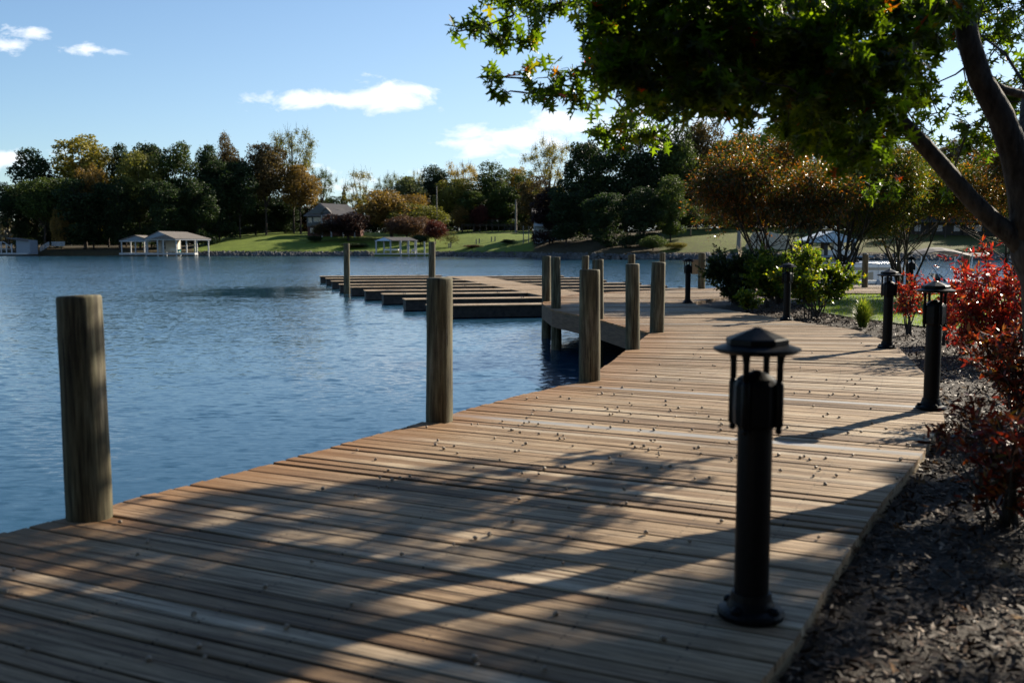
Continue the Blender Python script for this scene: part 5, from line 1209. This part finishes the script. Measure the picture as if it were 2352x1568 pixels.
# acorns on the boards
m = MB(); m.lathe([(.001, -.011), (.006, -.009), (.0095, -.002), (.0098, .004), (.0112, .0045), (.0108, .009), (.006, .013), (.0015, .014), (.001, .018)], 10); am = m.mesh('acorn'); am.materials.append(M['acorn']); am.polygons.foreach_set('use_smooth', [True]*len(am.polygons))
cnt = 0
while cnt < 250:
    if random.random() < .8: u = random.gauss(1450, 380); v = 820+random.gauss(150, 95)
    else: u = random.uniform(0, 2100); v = random.uniform(780, 1560)
    if v < 770 or v > 1560: continue
    x, y = G(u, v)
    if not inpoly(x, y, DECK) or not inpoly(x-.15, y+.05, DECK): continue
    o = bpy.data.objects.new('acorn', am); COL.objects.link(o); o.location = (x, y, .0115); o.rotation_euler = (random.uniform(1.2, 1.9), 0, random.uniform(0, 6.28)); s = random.uniform(.7, 1.1); o.scale = (s, s, s)
    tag(o, 'tiny brown acorn lying loose on the boards of the walk', 'acorn', 'acorns scattered on the boardwalk'); cnt += 1

# ------------------------------------------------------------------ multi-stemmed orange trees
def myrtle(x, y, W, zt, zb, cx, seed, lab, n=17000, nst=9, mat='myrtle_leaf'):
    g = np.random.default_rng(seed); t = empty('multi_stem_tree', (x, y, -.15), 0, lab, 'tree', 'orange multi-stemmed trees on the garden island')
    H = zt+.15; rz = (zt-zb)/2; zc = (zt+zb)/2+.15
    d = unit(g.normal(size=(26, 3))); C = np.array([cx, 0, zc])+d*np.array([W*.36, W*.34, rz*.68])*g.uniform(.5, 1, (26, 1)); lr = g.uniform(.5, .8, 26)*W/5
    k = g.integers(0, 26, n); dd = unit(g.normal(size=(n, 3))); P = C[k]+dd*(lr[k]*g.uniform(.25, 1.08, n)*(1+.25*np.sin(dd[:, 0]*8+k)*np.cos(dd[:, 2]*7)))[:, None]*np.array([1, 1, .85])
    yd = unit(dd+g.normal(size=(n, 3))*.8-np.array([0, 0, .2])); link('crown', leaves_mesh('crown', LANCE, P, yd, unit(g.normal(size=(n, 3))+dd*.6), g.uniform(.7, 1.3, n)*.09, M[mat]), None, t)
    m = MB()
    tips = C[:nst*2]
    for i in range(nst):
        a = 2*math.pi*i/nst+g.uniform(-.2, .2); b = np.array([math.cos(a)*.09, math.sin(a)*.09, 0]); tp = tips[i]
        mid = np.array([math.cos(a)*.35+(tp[0])*.35, math.sin(a)*.35+tp[1]*.35, tp[2]*.42]); r0 = g.uniform(.035, .06)
        f = lambda s: b*(1-s)**2+2*s*(1-s)*mid+tp*s*s
        m.tube([tuple(f(s)) for s in (0, .15, .3, .45, .6, .8, 1)], [r0*q for q in (1, .9, .8, .68, .55, .35, .15)], 7)
        for s0 in (.38, .5, .62, .75):
            e = f(s0)+np.array([g.normal()*.6, g.normal()*.6, g.uniform(.5, 1.1)])*W/4.5; p0 = f(s0)
            m.tube([tuple(p0), tuple((p0+e)/2+g.normal(size=3)*.05), tuple(e)], [r0*.42, r0*.28, r0*.1], 5)
            for q in range(2):
                e2 = e+np.array([g.normal()*.4, g.normal()*.4, g.uniform(.1, .5)])*W/5; m.tube([tuple((p0+e)/2), tuple(e2)], [r0*.18, r0*.06], 4)
    m.build('stems', M['bark_dark'], t, smooth=True); return t
myrtle(7.35, 27.5, 5.9, 5.05, 1.35, -.15, 51, 'broad orange-brown tree with a fan of dark stems behind the green shrubs', 60000)
myrtle(9.3, 28.6, 5.2, 4.9, 1.4, .9, 52, 'second fan-stemmed tree, yellower, leaning towards the boats', 44000, 9, 'myrtle_green')
myrtle(15.0, 30.0, 6.2, 5.4, 1.5, .2, 53, 'rust-red tree behind the oak trunk at the right edge', 52000)
myrtle(12.2, 31.0, 5.0, 4.5, 1.5, 0, 54, 'small orange-brown tree between the boats and the oak limb', 36000, 9, 'myrtle_green')

# ------------------------------------------------------------------ foreground oak
oak = empty('oak_tree', (4.1, 7.6, -.15), 0, 'big pin oak overhanging the boardwalk from the right with lobed leaves', 'tree'); oak.location = (0, 0, 0)
D7 = 7.2
def A7(u, v, y=D7): return Vector(AT(u, v, y))
m = MB()
trunk = [Vector((4.2, 7.45, -.25)), Vector((4.12, 7.4, .2)), Vector((4.0, 7.35, .8)), A7(2405, 640), A7(2378, 580), A7(2368, 540)]
m.tube(trunk, [.27, .215, .19, .175, .165, .15], 20)
rl = [A7(2368, 545), A7(2362, 490), A7(2350, 430), A7(2330, 350), A7(2298, 265), A7(2252, 183), A7(2226, 100), A7(2208, 0), A7(2195, -90), A7(2170, -230), A7(2120, -420), A7(2080, -620)]
m.tube(rl, [.15, .125, .11, .100, .090, .080, .076, .072, .066, .055, .04, .02], 16)
ll = [A7(2375, 585), A7(2329, 545), A7(2285, 511), A7(2232, 460), A7(2180, 400), A7(2121, 332), A7(2074, 284), A7(2010, 235, 7.1), A7(1930, 180, 7.0), A7(1800, 130, 6.9), A7(1640, 85, 6.9), A7(1480, 50, 7.0)]
m.tube(ll, [.12, .075, .066, .062, .060, .057, .053, .047, .04, .03, .02, .01], 14)
bk = [A7(2352, 430, 7.25), Vector((4.2, 8.2, 2.7)), Vector((4.8, 9.0, 3.8)), Vector((5.6, 9.8, 4.9)), Vector((6.6, 10.4, 5.8))]
m.tube(bk, [.08, .075, .06, .045, .02], 10)
b3 = [rl[4], A7(2320, 225, 7.3), A7(2352, 245, 7.5), A7(2420, 262, 7.8), A7(2520, 200, 8)]
m.tube([rl[5], A7(2300, 205, 7.25), A7(2352, 218, 7.35), A7(2430, 200, 7.6)], [.04, .034, .03, .02], 8)
br = [A7(2450, 560, 7.3), ]
nodes = [p.copy() for p in rl[4:]]+[p.copy() for p in ll[6:]]+[p.copy() for p in bk[1:]]
twigs = []
clusters = []     # (centre, radius vec, n)
g = np.random.default_rng(99)
LPs, LDs = [], []
def cluster(c, r, n, droop=.35):
    c = np.array(c); clusters.append(c); nt_ = max(3, n//9)
    for _ in range(nt_):
        e = c+unit(g.normal(size=3))*np.array(r)*g.uniform(.4, 1.1); twigs.append((c, e)); k = max(2, n//nt_)
        q = g.random((k, 1)); pp = c+(e-c)*(.25+.8*q)+g.normal(size=(k, 3))*.015
        ld = unit(unit(e-c)*.6+unit(g.normal(size=(k, 3)))+np.array([0, 0, -droop])); LPs.append(pp); LDs.append(ld)
def vis(u, v, y, ru, rv, n): s = y/F; cluster(AT(u, v, y), (ru*s, .22, rv*s), n)
for a in [(1050, 82, 7.5, 28, 22, 9), (1082, 66, 7.5, 34, 30, 16), (1125, 52, 7.4, 42, 36, 34), (1135, 88, 7.4, 34, 22, 18), (1180, 35, 7.4, 48, 42, 46), (1215, 70, 7.4, 42, 22, 28), (1240, 25, 7.3, 48, 40, 44), (1290, 5, 7.3, 46, 26, 30), (1270, -25, 7.3, 60, 25, 26), (1340, -25, 7.3, 60, 18, 26), (1160, -5, 7.4, 50, 26, 34),
          (1122, 190, 7.0, 26, 20, 7), (1158, 176, 7.0, 30, 26, 12), (1165, 212, 7.0, 28, 18, 9), (1205, 180, 7.0, 34, 30, 16), (1225, 214, 7.0, 34, 22, 14), (1258, 178, 7.0, 38, 36, 20), (1275, 222, 7.0, 34, 24, 16), (1310, 165, 6.9, 40, 38, 26), (1325, 218, 6.9, 38, 30, 26), (1365, 150, 6.9, 42, 44, 36), (1380, 212, 6.9, 40, 32, 28), (1392, 95, 6.9, 36, 40, 26), (1350, 60, 6.9, 26, 22, 9),
          (1362, 292, 8.8, 32, 26, 24), (1400, 305, 8.8, 36, 30, 34), (1442, 300, 8.9, 36, 34, 36), (1485, 308, 9.0, 32, 32, 34), (1425, 338, 8.8, 44, 14, 20), (1440, 262, 7.0, 50, 26, 30), (1500, 285, 9.0, 34, 28, 30), (1520, 325, 9.0, 20, 14, 10), (1560, 262, 9.0, 30, 20, 16),
          (2010, 360, 9.6, 45, 40, 40), (1995, 425, 9.6, 38, 34, 32), (2050, 415, 9.6, 36, 36, 30), (2040, 310, 9.4, 50, 30, 34), (2110, 300, 9.4, 46, 34, 30), (2165, 345, 9.4, 40, 26, 20), (2205, 338, 9.4, 40, 26, 20), (2240, 325, 9.4, 30, 26, 18), (2175, 435, 9.2, 18, 34, 12), (2130, 200, 9.4, 40, 40, 14), (2290, 60, 9.6, 40, 50, 26), (2330, 180, 9.6, 30, 50, 26), (2320, 280, 9.6, 30, 30, 20)]: vis(*a)
MAIN = [(1350, -40), (1385, 80), (1400, 210), (1480, 262), (1560, 250), (1650, 255), (1730, 262), (1800, 318), (1880, 350), (1950, 385), (1995, 360), (2045, 290), (2110, 240), (2140, 170), (2160, 60), (2230, -40)]
k = 0
while k < 235:
    u = random.uniform(1340, 2240); v = random.uniform(-40, 390)
    if not inpoly(u, v, MAIN): continue
    y = random.uniform(5.9, 7.0) if u < 1750 else random.uniform(5.9, 7.6)
    if math.sin(u*.021+1)*math.sin(v*.033+u*.008) > .80: continue
    vis(u, v, y, 62, 48, 46 if v < 250 else 32); k += 1
for _ in range(72):
    u = random.uniform(2110, 2400); v = random.uniform(-40, 330)
    if 2120 < u < 2215 and 140 < v < 320 and random.random() < .8: continue
    vis(u, v, random.uniform(8.8, 10.2), 48, 42, 22)
# canopy above the picture, which shades the boards and the mulch
def overhead(poly, n, zr, nl, r=.34):
    k = 0; xs = [p[0] for p in poly]; ys = [p[1] for p in poly]; tries = 0
    gp = [G(*p) for p in poly]; gx = [p[0] for p in gp]; gy = [p[1] for p in gp]
    while k < n and tries < 9000:
        tries += 1
        x = random.uniform(min(gx), max(gx)); y = random.uniform(min(gy), max(gy))
        if not inpoly(x, y, gp): continue
        z = random.uniform(*zr); q = np.array([x+SDX*z, y+SDY*z, z])
        cluster(q, (r, r, r*.7), nl); k += 1
overhead([(0, 1262), (300, 1195), (560, 1120), (900, 1105), (1100, 1060), (1150, 1120), (1150, 1290), (900, 1340), (1050, 1568), (0, 1568)], 52, (4.3, 6.4), 60, .25)
overhead([(1300, 1030), (1400, 1020), (1540, 1058), (1470, 1100), (1330, 1090)], 4, (4.3, 5.2), 40, .18)
overhead([(1000, 1568), (1080, 1450), (1250, 1430), (1500, 1380), (1690, 1330), (1960, 1215), (2060, 1200), (1960, 1330), (1850, 1568)], 24, (4.4, 6.2), 60, .26)
overhead([(1480, 1400), (1700, 1290), (1960, 1225), (2000, 1230), (1900, 1400), (1830, 1568), (1300, 1568)], 16, (4.4, 6.0), 60, .24)
overhead([(1990, 1190), (2120, 1050), (2352, 1000), (2352, 1568), (1860, 1568), (1960, 1330)], 27, (4.4, 6.4), 60, .30)
overhead([(-400, 1250), (0, 1230), (0, 1568), (1050, 1568), (1800, 1568), (2352, 1568), (2352, 2300), (-400, 2300)], 44, (4.4, 6.6), 56, .32)
for zp in (.2, .45, .7, .95, 1.2):
    for q in range(3):
        bx, by = -2.05+random.uniform(-.2, .25), 5.15+random.uniform(-.15, .15); z = random.uniform(4.4, 5.6)
        cluster((bx+SDX*(z-zp), by+SDY*(z-zp), z), (.26, .26, .2), 60)
# connect the clusters into branches, nearest node first
clusters.sort(key=lambda c: np.linalg.norm(c-np.array(rl[7])))
NA = np.array([tuple(p) for p in nodes])
for c in clusters:
    dist = np.linalg.norm(NA-c, axis=1)+.35*np.linalg.norm(NA-np.array(rl[7]), axis=1); j = int(np.argmin(dist)); p = NA[j]; Ln = np.linalg.norm(c-p)
    if Ln < .02: continue
    mid = (p+c)/2+np.array([g.normal()*.05, g.normal()*.05, .08*Ln]); r = .006+.010*min(Ln, 1.6)
    m.tube([tuple(p), tuple(mid), tuple(c)], [r, r*.75, r*.45], 5, cap=False); NA = np.vstack([NA, mid[None], c[None]])
m.build('trunk', M['bark'], oak, smooth=True)
m = MB()
for a, b in twigs: m.tube([tuple(a), tuple((a+b)/2+g.normal(size=3)*.012), tuple(b)], [.0045, .003, .0015], 3, cap=False)
m.build('twigs', M['bark_dark'], oak)
P = np.concatenate(LPs); D = np.concatenate(LDs); n = len(P)
link('crown', leaves_mesh('crown', OAK, P, D, unit(g.normal(size=(n, 3))*.75+np.array([0, 0, .8])), g.uniform(.6, 1.2, n)*.125, M['oak_leaf']), None, oak)
print('oak leaves', n, 'clusters', len(clusters))

# unseen trees added behind the viewpoint to close off the sky and darken the foreground
for i, (x, y, W, H) in enumerate(((-7.5, -9, 10, 13), (0.5, -9.5, 11, 15), (8.5, -8, 11, 14), (15, -3, 10, 13), (5, -17, 14, 18), (-16, -11, 12, 14))):
    cm, tm = PROTO['full'][i % 3]; t = empty('tree', (x, y, -.3), i*1.3, 'dark unseen tree added behind the viewpoint to block sky light', 'tree', 'trees added behind the viewpoint to block the sky'); t.scale = (W, W, H)
    c = bpy.data.objects.new('crown', cm); COL.objects.link(c); c.parent = t; c.color = (.04, .065, .025, 1); tr = bpy.data.objects.new('trunk', tm); COL.objects.link(tr); tr.parent = t

pl_ = []
while len(pl_) < 330:
    x, y = rng.uniform(1.0, 6.5), rng.uniform(2.6, 15)
    if inpoly(x, y, LAND) and not inpoly(x, y, DECK) and not inpoly(x, y, LAWN): pl_.append((x, y, -.045+rng.uniform(0, .02)))
P = np.array(pl_); n = len(P); tag(link('leaf_litter', leaves_mesh('leaf_litter', OAK, P, unit(rng.normal(size=(n, 3))*np.array([1, 1, .2])), unit(rng.normal(size=(n, 3))*.35+np.array([0, 0, 1])), rng.uniform(.05, .11, n), M['dry_leaf'])), 'brown and red fallen leaves scattered on the mulch', 'leaf litter', kind='stuff')
